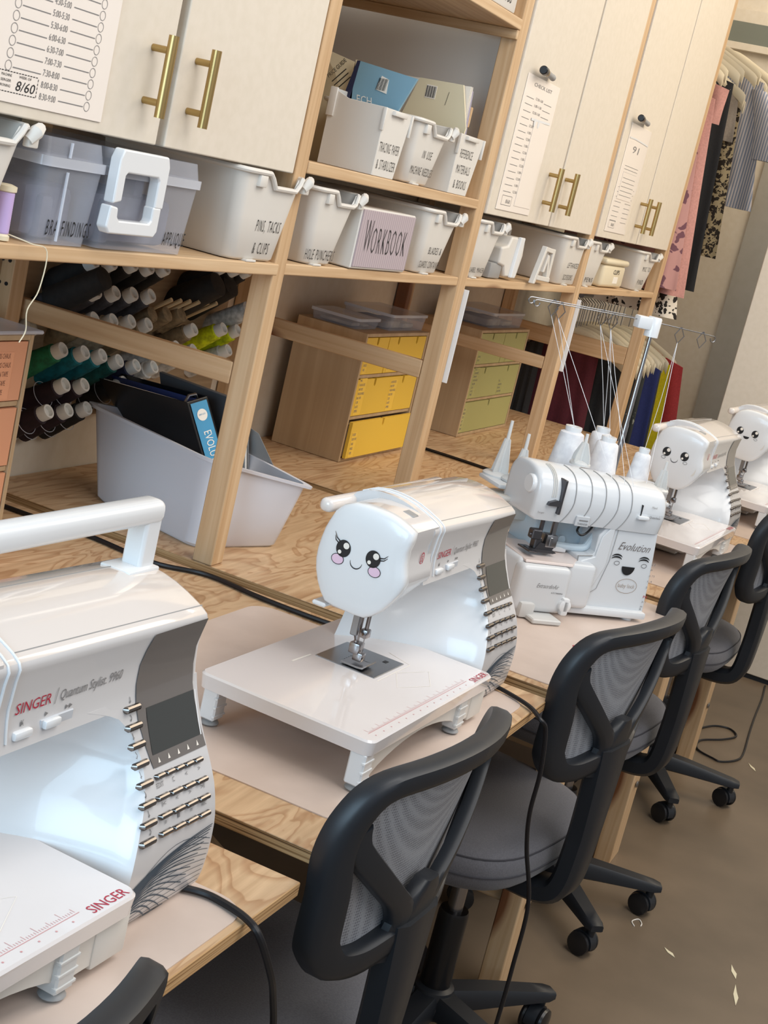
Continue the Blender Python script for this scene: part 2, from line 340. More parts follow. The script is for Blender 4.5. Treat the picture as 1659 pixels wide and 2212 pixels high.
def chart2(label,x0,x1,z0,z1,mode):
    t=thing('schedule_chart',label,'chart',((x0+x1)/2,YD,z0)); w=x1-x0; h=z1-z0
    o=MB(); o.rbox(-w/2,w/2,-.0005,.001,0,h,.0004,1); o.build('sheet',LAM,t); b=MB()
    if mode==1:
        b.text('CHECK LIST',(0,F,h*.93),h=.008,w=w*.55,align='C')
        for i in range(15):
            z=h*.84-i*h*.05
            for (a,c) in ((-.42,-.20),(.12,.36)): b.rib([(w*a,F,z),(w*c,F,z)],.0012,(0,1,0))
            b.text(('12:30-1:00','1:00-1:30')[i%2],(-.03*w,F,z),h=.006,w=w*.22,align='C')
    else:
        b.text('91',(-.2*w,F,h*.75),h=.02,w=w*.3,shear=.2)
        for i in range(4): b.rib([(-.35*w,F,h*(.62-.03*i)),(.3*w,F,h*(.62-.03*i))],.0012,(0,1,0))
        for i in range(8):
            z=h*.42-i*h*.045; b.rib([(-.4*w,F,z),(-.1*w,F,z)],.0012,(0,1,0)); b.rib([(.1*w,F,z),(.38*w,F,z)],.0012,(0,1,0))
    q=(-.40*w,-.12*w,h*.04,h*.11)
    for a,c in (((q[0],q[2]),(q[1],q[2])),((q[0],q[3]),(q[1],q[3])),((q[0],q[2]),(q[0],q[3])),((q[1],q[2]),(q[1],q[3]))): b.rib([(a[0],F,a[1]),(c[0],F,c[1])],.001,(0,1,0))
    b.text('8/60',(-.28*w,F,h*.055),h=.009,w=.03)
    b.build('print',INKG,t,smooth=0)
    if mode==1:
        b=MB(); b.rib([(-.14*w,F-.0008,h*.70),(.44*w,F-.0008,h*.715)],.005,(0,1,0)); b.ell((-.02*w,F-.001,h*.685),(1,0,0),(0,0,1),16,.007,.009); b.ell((.1*w,F-.001,h*.682),(1,0,0),(0,0,1),16,.007,.009); b.build('sticker',WHITE,t,smooth=0)
        b=MB(); b.rbox(-.02*w,.47*w,-.0016,-.0008,h*.05,h*.70,.0003,1); b.build('overlay_sheet',LAM,t)
    else:
        b=MB(); b.rib([(-.46*w,F-.0008,h*.87),(-.2*w,F-.0008,h*.875),(.1*w,F-.0008,h*.87),(.46*w,F-.0008,h*.862)],.004,(0,1,0)); b.build('sticker',WHITE,t,smooth=0)
        b=MB(); b.rbox(-.35*w,.33*w,-.0016,-.0008,h*.31,h*.56,.0003,1); o=b.build('overlay_sheet',LAM,t)
        b=MB()
        for i in range(5): b.rib([(-.31*w,-.0019,h*(.51-.04*i)),(.28*w,-.0019,h*(.51-.04*i))],.0013,(0,1,0))
        b.build('print',INKG,o,smooth=0)
chart2('narrow laminated chart ruled with time rows, on the middle cabinet',3.037,3.274,1.428,1.722,1)
chart2('narrow laminated chart with taped notes, on the far right cabinet',3.97,4.203,1.433,1.732,2)
def marker(label,p,q):
    t=thing('dry_erase_marker',label,'marker',p,0,'markers stuck above the charts'); p=Vector(p); d=Vector(q)-p; L=d.length
    b=MB(); b.lathe([(.0,-.002),(.0075,-.002),(.0095,.0),(.0095,.022),(.0085,.026)],(0,0,0),d,16); b.build('cap',BLACKS,t)
    b=MB(); b.lathe([(.0072,.026),(.0072,L*.45),(.0065,L-.01),(.0072,L-.008),(.0072,L),(.004,L+.003)],(0,0,0),d,16); o=b.build('barrel',GREYP,t)
    b=MB(); b.lathe([(.0076,.027),(.0076,.04)],(0,0,0),d,16); b.build('band',BRASS,o)
marker('black dry-erase marker with gold band above the middle chart',(3.063,1.0425,1.735),(3.178,1.056,1.733))
marker('black dry-erase marker above the far right chart',(3.96,1.0425,1.747),(4.10,1.056,1.745))
# ---------------------------------------------------------------- storage bins
def bin_(label,xb,xt,z0,z1,yf,dp,lines,group='white storage bins on the shelves',name='storage_bin',hand=True,cap=.012):
    """xb,xt: front x-range at bottom / top"""
    cx=(xb[0]+xb[1])/2; H=z1-z0; t=thing(name,label,'bin',(cx,yf,z0),0,group)
    ins=.010
    def ringz(f,off,zt=None,dip=False):
        a=lerp(xb[0],xt[0],f)-cx+off; c=lerp(xb[1],xt[1],f)-cx-off; y0=lerp(ins,0,f)+off; y1=dp-lerp(ins,0,f)-off
        P=[]; r=max(.018-off,.006); n=6
        for ccx,ccy,ang in ((c-r,y1-r,0),(a+r,y1-r,90),(a+r,y0+r,180),(c-r,y0+r,270)):
            for k in range(n+1): q=R(ang+90*k/n); P.append((ccx+r*math.cos(q),ccy+r*math.sin(q)))
            if ang==180:   # front edge samples (a -> c)
                for k in range(1,14): P.append((lerp(a+r,c-r,k/14),y0))
            if ang==0:
                for k in range(1,14): P.append((lerp(c-r,a+r,k/14),y1))
        out=[]
        for x,y in P:
            z=f*H if zt is None else zt
            if dip and hand:
                u=(x-a)/(c-a)
                d=sm(min(max((u-.40)/.10,0),1))*(1-sm(min(max((u-.86)/.07,0),1)))
                if y<y0+.02: z-=.020*d
            out.append((x,y,z))
        return out
    b=MB()
    b.loft([[(x*.97,lerp(dp/2,y,.97),0) for x,y,z in ringz(0,0)],ringz(0.03,0),ringz(.5,0),ringz(1,0,None,True),ringz(1,.0022,None,True),ringz(.5,.0022,None),ringz(.04,.0022,.005)],True,True)
    b.build('body',WHITEM,t,smooth=50)
    # rolled rim
    rim=ringz(1,-.0025,None,True); b=MB(); b.tube(rim,.0042,8,closed=True); b.build('rim',WHITEM,t)
    if hand:
        b=MB(); a=xt[0]-cx; c=xt[1]-cx
        b.rbox(lerp(a,c,.22),lerp(a,c,.34),-.005,.004,H-.022,H-.004,.002,2); b.build('rim_tab',WHITEM,t); b=MB()
        b.tube([(c-.004,-.002,H-.014),(c+.004,-.006,H-.003),(c+.014,-.002,H+.001),(c+.022,.004,H-.006)],[.007,.0085,.007,.005],10); b.rbox(c-.006,c+.012,-.006,.004,H-.022,H-.006,.002,2)
        b.build('corner_hook',WHITEM,t)
    if lines:
        b=MB()
        for s,xc,zc,w in lines:
            f=(zc-z0)/H; b.text(s,(xc-cx,0,zc-z0),h=cap,w=w,align='C',sp=1.35,thin=.006,fn=lambda p:Vector((p.x,lerp(ins,0,p.z/H)-.0009,p.z)))
        b.build('lettering',INK,t,smooth=0)
    b=MB(); b.rbox(-.03,.0,.004,.02,-.0015,.002,.0007,1); b.build('foot',WHITEM,t)
    return t
ZS=1.2715
bin_('white bin cut by the left photo edge, next to the spool of lilac thread',(1.2,1.352),(1.18,1.385),ZS,1.405,1.055,.2,[])
bin_('white bin lettered PINS, TACKS & CLIPS',(1.925,2.068),(1.90,2.095),ZS,1.407,1.058,.26,[('PINS, TACKS',2.016,1.318,.078),('& CLIPS',2.010,1.283,.05)],cap=.019)
bin_('white bin lettered HOLE PUNCHERS',(2.200,2.300),(2.172,2.338),ZS,1.398,1.068,.26,[('HOLE PUNCHERS',2.243,1.280,.112)],cap=.019)
bin_('white bin lettered BLADES & GUARDS CONTAINER',(2.695,2.810),(2.678,2.852),ZS,1.398,1.068,.26,[('BLADES &',2.765,1.312,.068),('GUARDS CONTAINER',2.755,1.283,.108)],cap=.015)
bin_('white bin lettered LABEL MAKER, right of the second front post',(2.985,3.106),(2.98,3.142),ZS,1.396,1.068,.26,[('LABEL MAKER',3.047,1.283,.09)],cap=.012)
bin_('white bin lettered LEFTHANDED SCISSORS',(3.685,3.855),(3.655,3.855),ZS,1.397,1.068,.26,[('LEFTHANDED',3.785,1.318,.10),('SCISSORS',3.77,1.285,.085)],cap=.015)
bin_('white bin squeezed behind the front post, right of the scissors bin',(3.925,4.065),(3.915,4.10),ZS,1.396,1.072,.24,[('PENS',4.0,1.284,.08)],cap=.014)
bin_('white bin farthest right on the shelf, under the last cabinet',(4.54,4.665),(4.50,4.735),ZS,1.394,1.068,.26,[('MISC TO',4.625,1.335,.10),('FIND',4.60,1.292,.07)],cap=.016)
# clear latch boxes
def clearbox(label,x0,x1,word,wx,ww,clip):
    t=thing('clear_box',label,'box',((x0+x1)/2,1.062,ZS),0,'clear plastic boxes on the shelf'); cx=(x0+x1)/2; w=(x1-x0)/2; H=.128
    b=MB(); e=.006
    b.loft([[(x,y,0) for x,y in rrect(-w+e,w-e,e,.26-e,.012)],[(x,y,.095) for x,y in rrect(-w,w,0,.26,.012)]],True,True); b.build('body',CLEAR,t)
    b=MB(); b.loft([[(x,y,.094) for x,y in rrect(-w-.004,w+.004,-.004,.264,.014)],[(x,y,.106) for x,y in rrect(-w-.004,w+.004,-.004,.264,.014)]]); b.build('rim',CLEARL,t)
    b=MB(); b.loft([[(x,y,.106) for x,y in rrect(-w,w,0,.26,.012)],[(x,y,H) for x,y in rrect(-w+.004,w-.004,.004,.256,.012)]],True,True); b.build('lid',CLEAR,t)
    b=MB()
    for k in range(7):
        x=random.uniform(-w+.02,w-.02); b.rbox(x-.012,x+.012,.02+.02*k,.05+.025*k,.004,.05+.05*random.random(),.006,2)
    b.rbox(-w+.012,w-.012,.03,.24,.004,.07,.012,2); o=b.build('contents',noisy('dark_findings',rgb(92,96,116),rgb(124,128,146),22,.7),t); o['kind']='stuff'
    b=MB(); b.text(word,(wx-cx,-.0012,.012),h=.020,w=ww,align='C',sp=1.35,fn=lambda p:Vector((p.x,lerp(e,0,p.z/.095)-.0012,p.z))); b.build('lettering',INK,t,smooth=0)
    if clip:
        for nm,P in (('lid_latch',[(0,.062),(.0,.118),(.006,.131),(.110,.131),(.116,.118),(.116,.062),(.096,.062),(.096,.098),(.092,.102),(.022,.102),(.018,.098),(.018,.066)]),('body_latch',[(-.003,.06),(-.006,.032),(.002,.024),(.106,.024),(.113,.032),(.113,.064),(.094,.064),(.094,.046),(.09,.042),(.02,.042),(.015,.047),(.014,.058)])):
            b=MB(); b.prism([(x+clip-cx,z) for x,z in P],1,-.022,-.005); b.build(nm,WHITE,t,bevel=.004,seg=3)
    else:
        b=MB(); b.tube([(-.02,-.003,.006),(-.02,-.004,.09)],.002,6); b.tube([(-.02,-.003,.107),(-.018,-.002,.125)],.002,6); b.build('glint_rib',CLEARL,t)
clearbox('clear plastic box lettered BRA FINDINGS with dark contents',1.432,1.556,'BRA FINDINGS',1.505,.09,0)
clearbox('clear plastic box lettered APPLIQUE with white swing latches',1.566,1.79,'APPLIQUE',1.752,.056,1.553)
# lilac spool and its loose thread
t=thing('thread_spool','small lilac thread spool at the front edge of the shelf','spool',(1.392,1.03+.05,1.2705))
E2=mat('cream_plastic',rgb(226,214,186),.4); LIL=mat('lilac_thread',rgb(196,172,220),.6)
b=MB(); b.lathe([(.010,0),(.0125,.001),(.0125,.006),(.0095,.009)],n=18); b.lathe([(.0095,.056),(.0125,.058),(.0125,.064),(.006,.066)],n=18); b.build('spool_ends',E2,t)
b=MB(); b.lathe([(.0102,.0085)]+[(.0108+.0003*(k%2),.0095+.0013*k) for k in range(36)]+[(.0102,.057)],n=18); b.build('thread',LIL,t)
b=MB(); b.tube(spline([(.012,-.004,.008),(.026,-.028,.003),(.05,-.035,-.004),(.046,-.036,-.05),(.03,-.036,-.075),(.034,-.036,-.10),(.025,-.036,-.115)],5),.0008,5); b.build('loose_end',E2,t)
# workbook box
t=thing('workbook_box','mauve wood-grain card box lettered WORKBOOK','box',(2.36,1.066,ZS))
MAU=stripes('mauve_woodgrain',rgb(186,172,176),rgb(168,154,160),0,34)
b=MB(); b.rbox(0,.25,.002,.25,0,.110,.002,1); b.build('body',WHITEM,t)
b=MB(); b.rbox(.003,.2475,0,.0025,.004,.107,.0006,1); o=b.build('front_panel',MAU,t)
b=MB(); b.text('W',(.030,-.0007,.030),h=.066,w=.03,shear=-.06,thin=.02); b.text('ORKBOOK',(.064,-.0007,.030),h=.052,w=.160,shear=-.06,sp=1.3,thin=.02); b.build('lettering',INK,o,smooth=0)
# upper shelf of the open bay: magazine files
ZU=1.4385
def magfile(label,x0,x1,xt,lines,ccap,dp=.11,items=None):
    t=thing('magazine_file',label,'file box',(x0,1.07,ZU),0,'white file boxes on the open shelf'); w=x1-x0; H=.1185
    b=MB(); th=.0025; k=(xt-x1)
    b.prism([(0,0),(dp,0),(dp,H+.014),(dp-.022,H+.006),(dp-.035,H+.001),(0,H)],0,0,th)
    b.prism([(0,0),(dp,0),(dp,H+.014),(dp-.022,H+.006),(dp-.035,H+.001),(0,H)],0,w-th,w)
    b.box(th,w-th,0,th,0,H); b.box(th,w-th,dp-th,dp,0,H+.014); b.box(th,w-th,th,dp-th,0,th)
    b.V=[(x+(k if x>w/2 else 0)*z/H,y,z) for x,y,z in b.V]; b.build('body',WHITEM,t,bevel=.0008,seg=1)
    for q in ((.03,w*.9,-.007,.003,H-.010,H-.002),(-.003,.003,-.003,.004,H-.04,H),(w+k-.004,w+k+.003,-.003,.004,H-.04,H),(-.004,.002,dp-.012,dp+.002,H-.035,H+.015)):
        b=MB(); b.rbox(*q,.0012,2); b.build('edge_clip',WHITEM,t)
    b=MB()
    for s,zc,ww in lines: b.text(s,(w*.53,-.0009,zc),h=ccap,w=ww,align='C',sp=1.35,thin=.006)
    b.build('lettering',INK,t,smooth=0); return t
magfile('white file box lettered TRACING PAPER & STABILIZER',2.366,2.462,2.488,[('TRACING PAPER',.043,.088),('& STABILIZER',.013,.082)],.018)
magfile('white file box lettered REFERENCE MATERIALS & BOOKS',2.745,2.85,2.884,[('REFERENCE',.073,.07),('MATERIALS',.042,.076),('& BOOKS',.012,.07)],.018,.20)
bin_('white bin lettered IN USE MACHINE NEEDLES, between two file boxes',(2.535,2.655),(2.515,2.69),ZU+.0015,1.556,1.068,.2,[('IN USE',2.605,1.49,.046),('MACHINE NEEDLES',2.60,1.458,.108)],cap=.016)
# packets standing in the file boxes
t=thing('pattern_packet','blue paper packet with white bar code sticking out of the tracing paper box','packet',(2.40,1.07,ZU))
def yz(P,x0,x1): b=MB(); b.prism([(y-1.07,z-ZU) for y,z in P],0,x0,x1); return b
Q=[(1.166,1.628),(1.050,1.618),(1.102,1.48),(1.155,1.48),(1.172,1.56)]
yz(Q,.024,.030).build('blue_cover',BLUE,t)
o=yz([(1.166,1.628),(1.172,1.628),(1.185,1.56),(1.176,1.55),(1.155,1.48),(1.15,1.48),(1.171,1.56)],.0235,.0305).build('navy_band',NAVY,t)
yz([(1.172,1.6285),(1.176,1.6285),(1.175,1.48),(1.157,1.48),(1.176,1.56)],.024,.030).build('cream_back',CREAM,t)
b=MB(); X=.0231
b.prism([(-.012+.022,.143),(.045-.012,.147),(.038-.012,.172),(-.005+.016,.168)],0,X,X+.0005); b.V=[(x,y+.022,z+.0) for x,y,z in b.V]; lab=b.build('label',PAPER,t,smooth=0)
b=MB()
for k in range(9): y=.036+.0021*k; b.rib([(X-.0006,y+.001,.147),(X-.0006,y-.002,.168)],.0012 if k%3 else .0006,(1,0,0))
b.build('bar_code',INK,lab,smooth=0)
b=MB(); b.text('ECH',(X-.0006,.115-.03,.118),(0,-1,0),(0,.25,1),.014,w=.03); b.build('lettering',PAPER,t,smooth=0)
t=thing('pattern_packet','cream printed packet behind the blue packet, with black guide text','packet',(2.44,1.10,ZU))
b=MB(); b.prism([(.045,.0045),(.095,.0045),(.1,.13),(.118,.16),(.155,.20),(.075,.185)],0,0,.006); b.build('packet',CREAM,t)
b=MB(); b.text('PRICE GUIDE',(-.0008,.128,.150),(0,-.62,.78),(0,.78,.62),.008,w=.045)
for k in range(3): b.rib([(-.0008,.121-.006*k,.145-.006*k),(-.0008,.098-.006*k,.172-.006*k)],.0018,(1,0,0))
b.build('lettering',INK,t,smooth=0)
t=thing('pattern_packet','pale yellow packet with bar code standing in the reference materials box','packet',(2.775,1.07,ZU))
b=MB(); b.prism([(.02,.004),(.12,.004),(.15,.13),(.127,.208),(.031,.211),(.005,.13)],0,.0,.005); b.build('packet',CREAM,t)
b=MB(); b.box(-.0006,-.0001,.085,.108,.172,.198); lab=b.build('label',PAPER,t)
b=MB()
for k in range(8): b.rib([(-.0012,.087+.0027*k,.174),(-.0012,.087+.0027*k,.196)],.0018 if k%2 else .0009,(1,0,0))
b.rib([(-.0012,.06,.165),(-.0012,.057,.192)],.0008,(1,0,0)); b.build('bar_code',INK,lab,smooth=0)
for k,(lb,m) in enumerate((('white loose papers standing behind the pale yellow packet',PAPER),('lilac-edged folder standing farthest right in the reference materials box',mat('pale_lilac_card',rgb(206,200,216),.6)))):
    t=thing('paper_folder',lb,'folder',(2.79+.022*k,1.07,ZU)); b=MB()
    for j in range(3): b.prism([(.012,.0045),(.15,.0045),(.17,.20+.004*j),(.02+.006*k,.212-.006*k)],0,.0055*j,.0055*j+.0012)
    b.build('sheets',m,t,smooth=0)
t=thing('pattern_packet','wide clear-wrapped packet lying tilted at the back of the open shelf','packet',(2.62,1.25,ZU))
b=MB(); b.prism([(0,.0),(.22,.0),(.2,.19),(-.02,.2)],0,0,.006); b.build('packet',mat('clear_wrap_card',rgb(206,192,160),.25),t)
t=thing('file_box','white box at the right end of the topmost visible shelf','box',(2.70,1.07,1.8125))
b=MB(); b.rbox(0,.18,0,.2,0,.12,.004,2); b.build('body',WHITEM,t)
b=MB(); b.text('TO DO',(.12,-.0009,.014),h=.02,w=.05,align='C'); b.build('lettering',INK,t,smooth=0)
# devices between the bins on the right shelf
t=thing('label_printer','white handheld machine standing on the shelf right of the label maker bin','machine',(3.36,1.09,ZS))
b=MB()
b.prism([(-.16,.035),(-.165,.075),(-.12,.080),(-.105,.102),(-.01,.102),(.0,.06),(-.015,.006),(-.1,.006),(-.12,.03)],1,-.01,.06); b.build('body',WHITEM,t,bevel=.006,seg=3)
b=MB(); b.prism([(-.075,.006),(-.065,.104),(-.035,.104),(-.045,.006)],1,-.018,-.008); b.build('front_panel',WHITE,t,bevel=.003)
b=MB(); b.rbox(-.2,-.12,-.005,.09,0,.036,.004,2); b.build('grey_base',GREYP,t)
b=MB()
for k in range(6): b.rbox(-.1+.035*k,-.08+.035*k,.065,.085,.07,.118,.002,1)
b.build('spools_behind',FROST,t)
t=thing('letter_stand','white open A-shaped stand leaning beside the handheld machine','stand',(3.44,1.068,ZS))
b=MB(); b.prism([(-.03,0),(-.015,0),(.025,.088),(.012,.094)],1,-.014,0); b.prism([(.012,.094),(.08,.09),(.085,.078),(.02,.082)],1,-.012,.0); b.prism([(.03,.03),(.045,.075),(.058,.072),(.085,.02),(.072,.014),(.052,.058),(.043,.03)],1,-.013,0); b.prism([(-.005,.01),(.1,.006),(.1,.018),(-.003,.022)],1,-.014,0); b.prism([(.085,.006),(.1,.006),(.098,.09),(.08,.09)],1,-.012,0)
b.build('stand',WHITEM,t,bevel=.002)
t=thing('lidded_container','small cream lidded tub with label between two bins at the right shelf end','container',(4.29,1.085,ZS))
b=MB(); b.rbox(-.125,.125,0,.12,0,.07,.012,3); b.build('tub',E2,t); b=MB(); b.rbox(-.132,.132,-.006,.126,.068,.086,.008,3); b.build('lid',E2,t)
b=MB(); b.text('CLIPS',(.02,-.0009,.042),h=.014,w=.07,align='C'); b.build('lettering',INK,t,smooth=0)
b=MB(); b.rbox(-.0,.05,-.001,.001,.014,.034,.0004,1); b.build('label',PAPER,t)
t=thing('blue_tool','blue plastic tool poking out of the pins and clips bin','tool',(2.055,1.12,1.2785)); b=MB(); b.rbox(-.012,.006,0,.01,0,.125,.003,2); b.rbox(.008,.016,0,.008,0,.12,.002,1); b.rbox(-.006,.012,.0,.008,.005,.015,.002,1); b.build('tool',SKY,t)
# ---------------------------------------------------------------- thread rack with cones
t=thing('thread_rack','wooden peg rack for thread cones on the back wall','rack',(2.42,1.568,.86))
b=MB(); b.rbox(-.42,.42,-.012,0,0,.39,.002,1); b.build('board',wood('rack_wood',0,rgb(150,128,100),rgb(130,108,82),rgb(165,142,112),.6,False),t)
PEG=mat('peg_wood',rgb(206,184,146),.6); CT=mat('cone_tip_white',rgb(222,222,216),.45)
TC={k:noisy('thread_'+k,rgb(*c),rgb(*[int(v*.78) for v in c]),90,.75,3,.2) for k,c in dict(black=(34,32,30),charcoal=(66,66,72),tan=(148,130,100),cream=(186,178,158),white=(206,208,206),neon=(214,232,20),green=(34,120,80),teal=(22,122,134),petrol=(14,88,84),navy=(30,38,66),plum=(44,26,34)).items()}
tl=R(35); D=Vector((0,-math.cos(tl),math.sin(tl)))
def cone(label,tip,col,group,big=1.0,L=.105,cap=True,wrap=False):
    tip=Vector(tip); t=thing('thread_cone',label,'thread cone',tip-D*(L+.012),0,group)
    b=MB(); b.lathe([(.012,0)]+[((.0235*big)*(1-.28*k/9)+(.0005 if k%2 else 0),.003+(L-.012)*k/9) for k in range(10)]+[(.011,L-.006)],(0,0,0),D,20); b.build('thread',TC[col],t,smooth=50)
    if cap:
        b=MB(); b.lathe([(.014,L-.012),(.014,L+.008),(.013,L+.011),(.0095,L+.011),(.008,L+.004),(.0,L+.004)],(0,0,0),D,18); b.build('tube_end',CT,t)
        b=MB(); b.lathe([(.019*big,0),(.019*big,.004)],(0,0,0),D,18); b.build('tube_base',CT,t)
    if wrap:
        b=MB()
        for h in (.02,.062): b.tube([Vector((0,0,0))+D*h+(D.orthogonal().normalized()*math.cos(a)+D.cross(D.orthogonal().normalized())*math.sin(a))*.0245 for a in [2*PI*k/24 for k in range(24)]],.0006,5,closed=True)
        b.build('wrapper_edges',CLEARL,t)
    return t
ORD=['leftmost','second','third','fourth','fifth','sixth','seventh','eighth','ninth']
def row(desc,pts,y=1.47,**k):
    for i,(x,z,c) in enumerate(pts): cone('%s thread cone, %s in the %s of the thread rack'%(c if c!='neon' else 'neon yellow',ORD[i],desc),(x,y,z),c,'thread cones in the '+desc,**k)
row('top row',[(2.172,1.182,'black'),(2.23,1.182,'black'),(2.299,1.182,'black'),(2.356,1.178,'black'),(2.413,1.178,'black'),(2.628,1.188,'black'),(2.688,1.186,'black'),(2.74,1.184,'black')])
row('second row',[(2.136,1.131,'charcoal'),(2.197,1.128,'charcoal'),(2.258,1.127,'charcoal'),(2.318,1.126,'charcoal'),(2.380,1.124,'charcoal')])
row('third row',[(2.206,1.078,'tan'),(2.267,1.075,'cream'),(2.328,1.073,'cream'),(2.389,1.067,'tan'),(2.565,1.056,'tan'),(2.687,1.057,'neon'),(2.75,1.053,'neon')])
row('fourth row',[(2.455,1.022,'white'),(2.511,1.020,'cream'),(2.58,1.012,'white'),(2.727,1.009,'white')])
row('fifth row',[(2.126,1.022,'green'),(2.195,1.015,'teal'),(2.253,1.008,'teal'),(2.312,.996,'petrol'),(2.375,.985,'navy'),(2.44,.98,'white')])
row('sixth row',[(2.153,.956,'plum'),(2.213,.953,'plum'),(2.344,.952,'black'),(2.411,.945,'tan')],wrap=True)
row('bottom row',[(2.117,.908,'plum'),(2.177,.907,'plum'),(2.236,.907,'black')],wrap=True)
cone('large black thread cone with teal label, right of the top row of the thread rack',(2.60,1.44,1.165),'black','large thread cones',1.5,.14,False)
cone('large black thread cone farthest right near the front post',(2.69,1.46,1.16),'black','large thread cones',1.5,.14,False)
cone('large black thread cone at the upper left of the thread rack',(2.13,1.40,1.175),'black','large thread cones',1.2,.13,False)
c=cone('pale grey thread cone lying right of the empty pegs',(2.77,1.45,1.11),'white','large thread cones',1.1,.12,False)
c=cone('pale thread cone just above the green cone',(2.085,1.50,1.062),'cream','large thread cones',1.0,.11,False)
rk=bpy.data.objects['thread_rack']
for k in range(6):
    x=2.471+.036*k; e=Vector((x,1.48,1.113-.001*k)); b=MB(); b.tube([e-Vector((2.42,1.568,.86)),e-D*.10-Vector((2.42,1.568,.86))],.0045,8); b.build('peg',PEG,rk)
    b=MB(); 
for k in range(3): 
    x=2.44+.055*k; e=Vector((x,1.49,1.085)); b=MB(); b.lathe([(.012,0),(.022,.004),(.016,.06),(.01,.062)],e-D*.07-Vector((2.42,1.568,.86)),D,14); b.build('peg_collar',TC['tan'],rk)
# ---------------------------------------------------------------- drawer units
def drawers(label,x0,w,h,yf,col,rows,base='birch',texts=None):
    t=thing('drawer_unit',label,'drawers',(x0,yf,.7505),0,'small wooden drawer units on the workbenches'); d=.19; th=.009
    b=MB(); b.box(0,th,.0,d,0,h); b.box(w-th,w,0,d,0,h); b.box(th,w-th,0,d,0,th); b.box(th,w-th,0,d,h-th,h); b.box(th,w-th,d-th,d,th,h-th)
    n=len(rows); rh=(h-th*(n+1))/n
    for k in range(1,n): b.box(th,w-th,0.004,d-th,th*k+rh*k,th*(k+1)+rh*k)
    b.build('carcass',W_S,t,bevel=.0012,seg=1)
    for k,r in enumerate(rows):
        z0=th+k*(rh+th)+.002; z1=z0+rh-.004; xx=th+.002; pull=r.get('pull',0)
        for fr,nt in r['d']:
            x1=xx+(w-2*th-.002)*fr-.003; b=MB()
            P=[(xx,z0),(x1,z0),(x1,z1)]
            for q in reversed(nt):
                c=lerp(xx,x1,q); P+=[(c+.006,z1),(c+.005,z1-.016),(c,z1-.02),(c-.005,z1-.016),(c-.006,z1)]
            P+=[(xx,z1)]
            b.prism(P,1,.0015-pull,.010-pull); b.build('drawer',col,t,smooth=0)
            if pull: b=MB(); b.box(xx+.003,x1-.003,.010-pull,.06,z0+.003,z1-.01); b.build('drawer_box',W_S,t)
            for (tx,ls,cp) in r.get('t',[]):
                b=MB()
                if xx<=tx*w<x1:
                    for j,s in enumerate(ls): b.text(s,(tx*w,.0008-pull,z0+cp*1.7*(len(ls)-j)-cp*.8+.003),h=cp,w=len(s)*cp*.42)
                if b.V: b.build('lettering',INKG if col is not PNK else mat('brown_ink',rgb(120,80,64),.6),t,smooth=0)
            for (tx,ls,cp) in r.get('t',[]):
                b=MB()
                if xx<=tx*w<x1: L=len(ls)*cp*1.7; m=max(len(s) for s in ls)*cp*.45; b.box(tx*w-.003,tx*w+m,.001-pull,.0014-pull,z0+.002,z0+L+.006)
                if b.V: b.build('sticker',mat('clear_label',tuple(min(1,v*1.12) for v in col.node_tree.nodes['Principled BSDF'].inputs['Base Color'].default_value[:3])+(1,),.25),t,smooth=0)
            xx=x1+.004
    return t
A4=['PINS','HOOKS & EYES','SNAP TAPE','TRACING WHEELS','BIAS TAPE','CLIPS','ELASTIC','ZIPPERS']
drawers('wooden drawer unit with yellow fronts between the first and second posts',3.158,.405,.322,1.345,YEL,[dict(d=[(1,[.5])],pull=.012,t=[(.06,['RULERS','SEAM TAPE','CHALK','WHEELS','TAPES'],.007)]),dict(d=[(1,[.28,.76])],t=[(.06,A4,.0065),(.55,A4[1:],.0065)]),dict(d=[(.36,[.5]),(.64,[.25,.75])],t=[(.05,['NEEDLES','AWLS'],.0065),(.42,['BOBBINS','FEET'],.0065)])])
drawers('wooden drawer unit with sage green fronts right of the second post',3.985,.46,.325,1.345,GRN,[dict(d=[(1,[.5])],t=[(.03,['YARN','RIBBON','TRIM','LACE','CORD','BRAID'],.007)]),dict(d=[(1,[.25,.75])],t=[(.06,A4,.0065),(.6,A4[:4],.0065)]),dict(d=[(.5,[.5]),(.5,[.5])],t=[(.05,['BUTTONS','SNAPS'],.0065),(.6,['TAGS'],.0065)])])
drawers('wooden drawer unit with peach fronts at the left photo edge',1.455,.408,.332,1.345,PNK,[dict(d=[(1,[.5])]),dict(d=[(1,[.3,.75])]),dict(d=[(1,[.25,.75])],t=[(.72,['NEON TAILORS CHALK','WHITE TAILORS CHALK','BLACK PATTERN TAPE','BLUE PATTERN TAPE','RED PATTERN TAPE'],.0085)])])
b=MB(); b.rbox(-.1,.13,-.1,.09,0,.006,.002,1); o=b.build('clear_tray',CLEARL); o.location=(1.75,1.44,1.0835); tag(o,'thin clear tray lying on the peach drawer unit','tray')
def tray(label,loc,w,d,h):
    t=thing('clear_tray',label,'box',loc,0,'clear boxes on the drawer units'); b=MB(); e=.004
    b.loft([[(x,y,0) for x,y in rrect(e,w-e,e,d-e,.008)],[(x,y,h) for x,y in rrect(0,w,0,d,.01)]],True,True); b.build('body',CLEAR,t)
    b=MB(); b.loft([[(x,y,h) for x,y in rrect(-.003,w+.003,-.003,d+.003,.01)],[(x,y,h+.007) for x,y in rrect(-.003,w+.003,-.003,d+.003,.01)]]); b.build('lid',CLEARL,t)
    b=MB(); b.rbox(.01,w*.45,.02,d-.02,.003,h*.6,.004,2); b.rbox(w*.5,w*.8,.015,d-.03,.003,h*.45,.004,2); o=b.build('contents',noisy('tray_contents',rgb(190,176,156),rgb(150,140,130),30,.7),t); o['kind']='stuff'
tray('clear plastic box on the right of the yellow drawer unit',(3.33,1.36,1.073),.23,.14,.035)
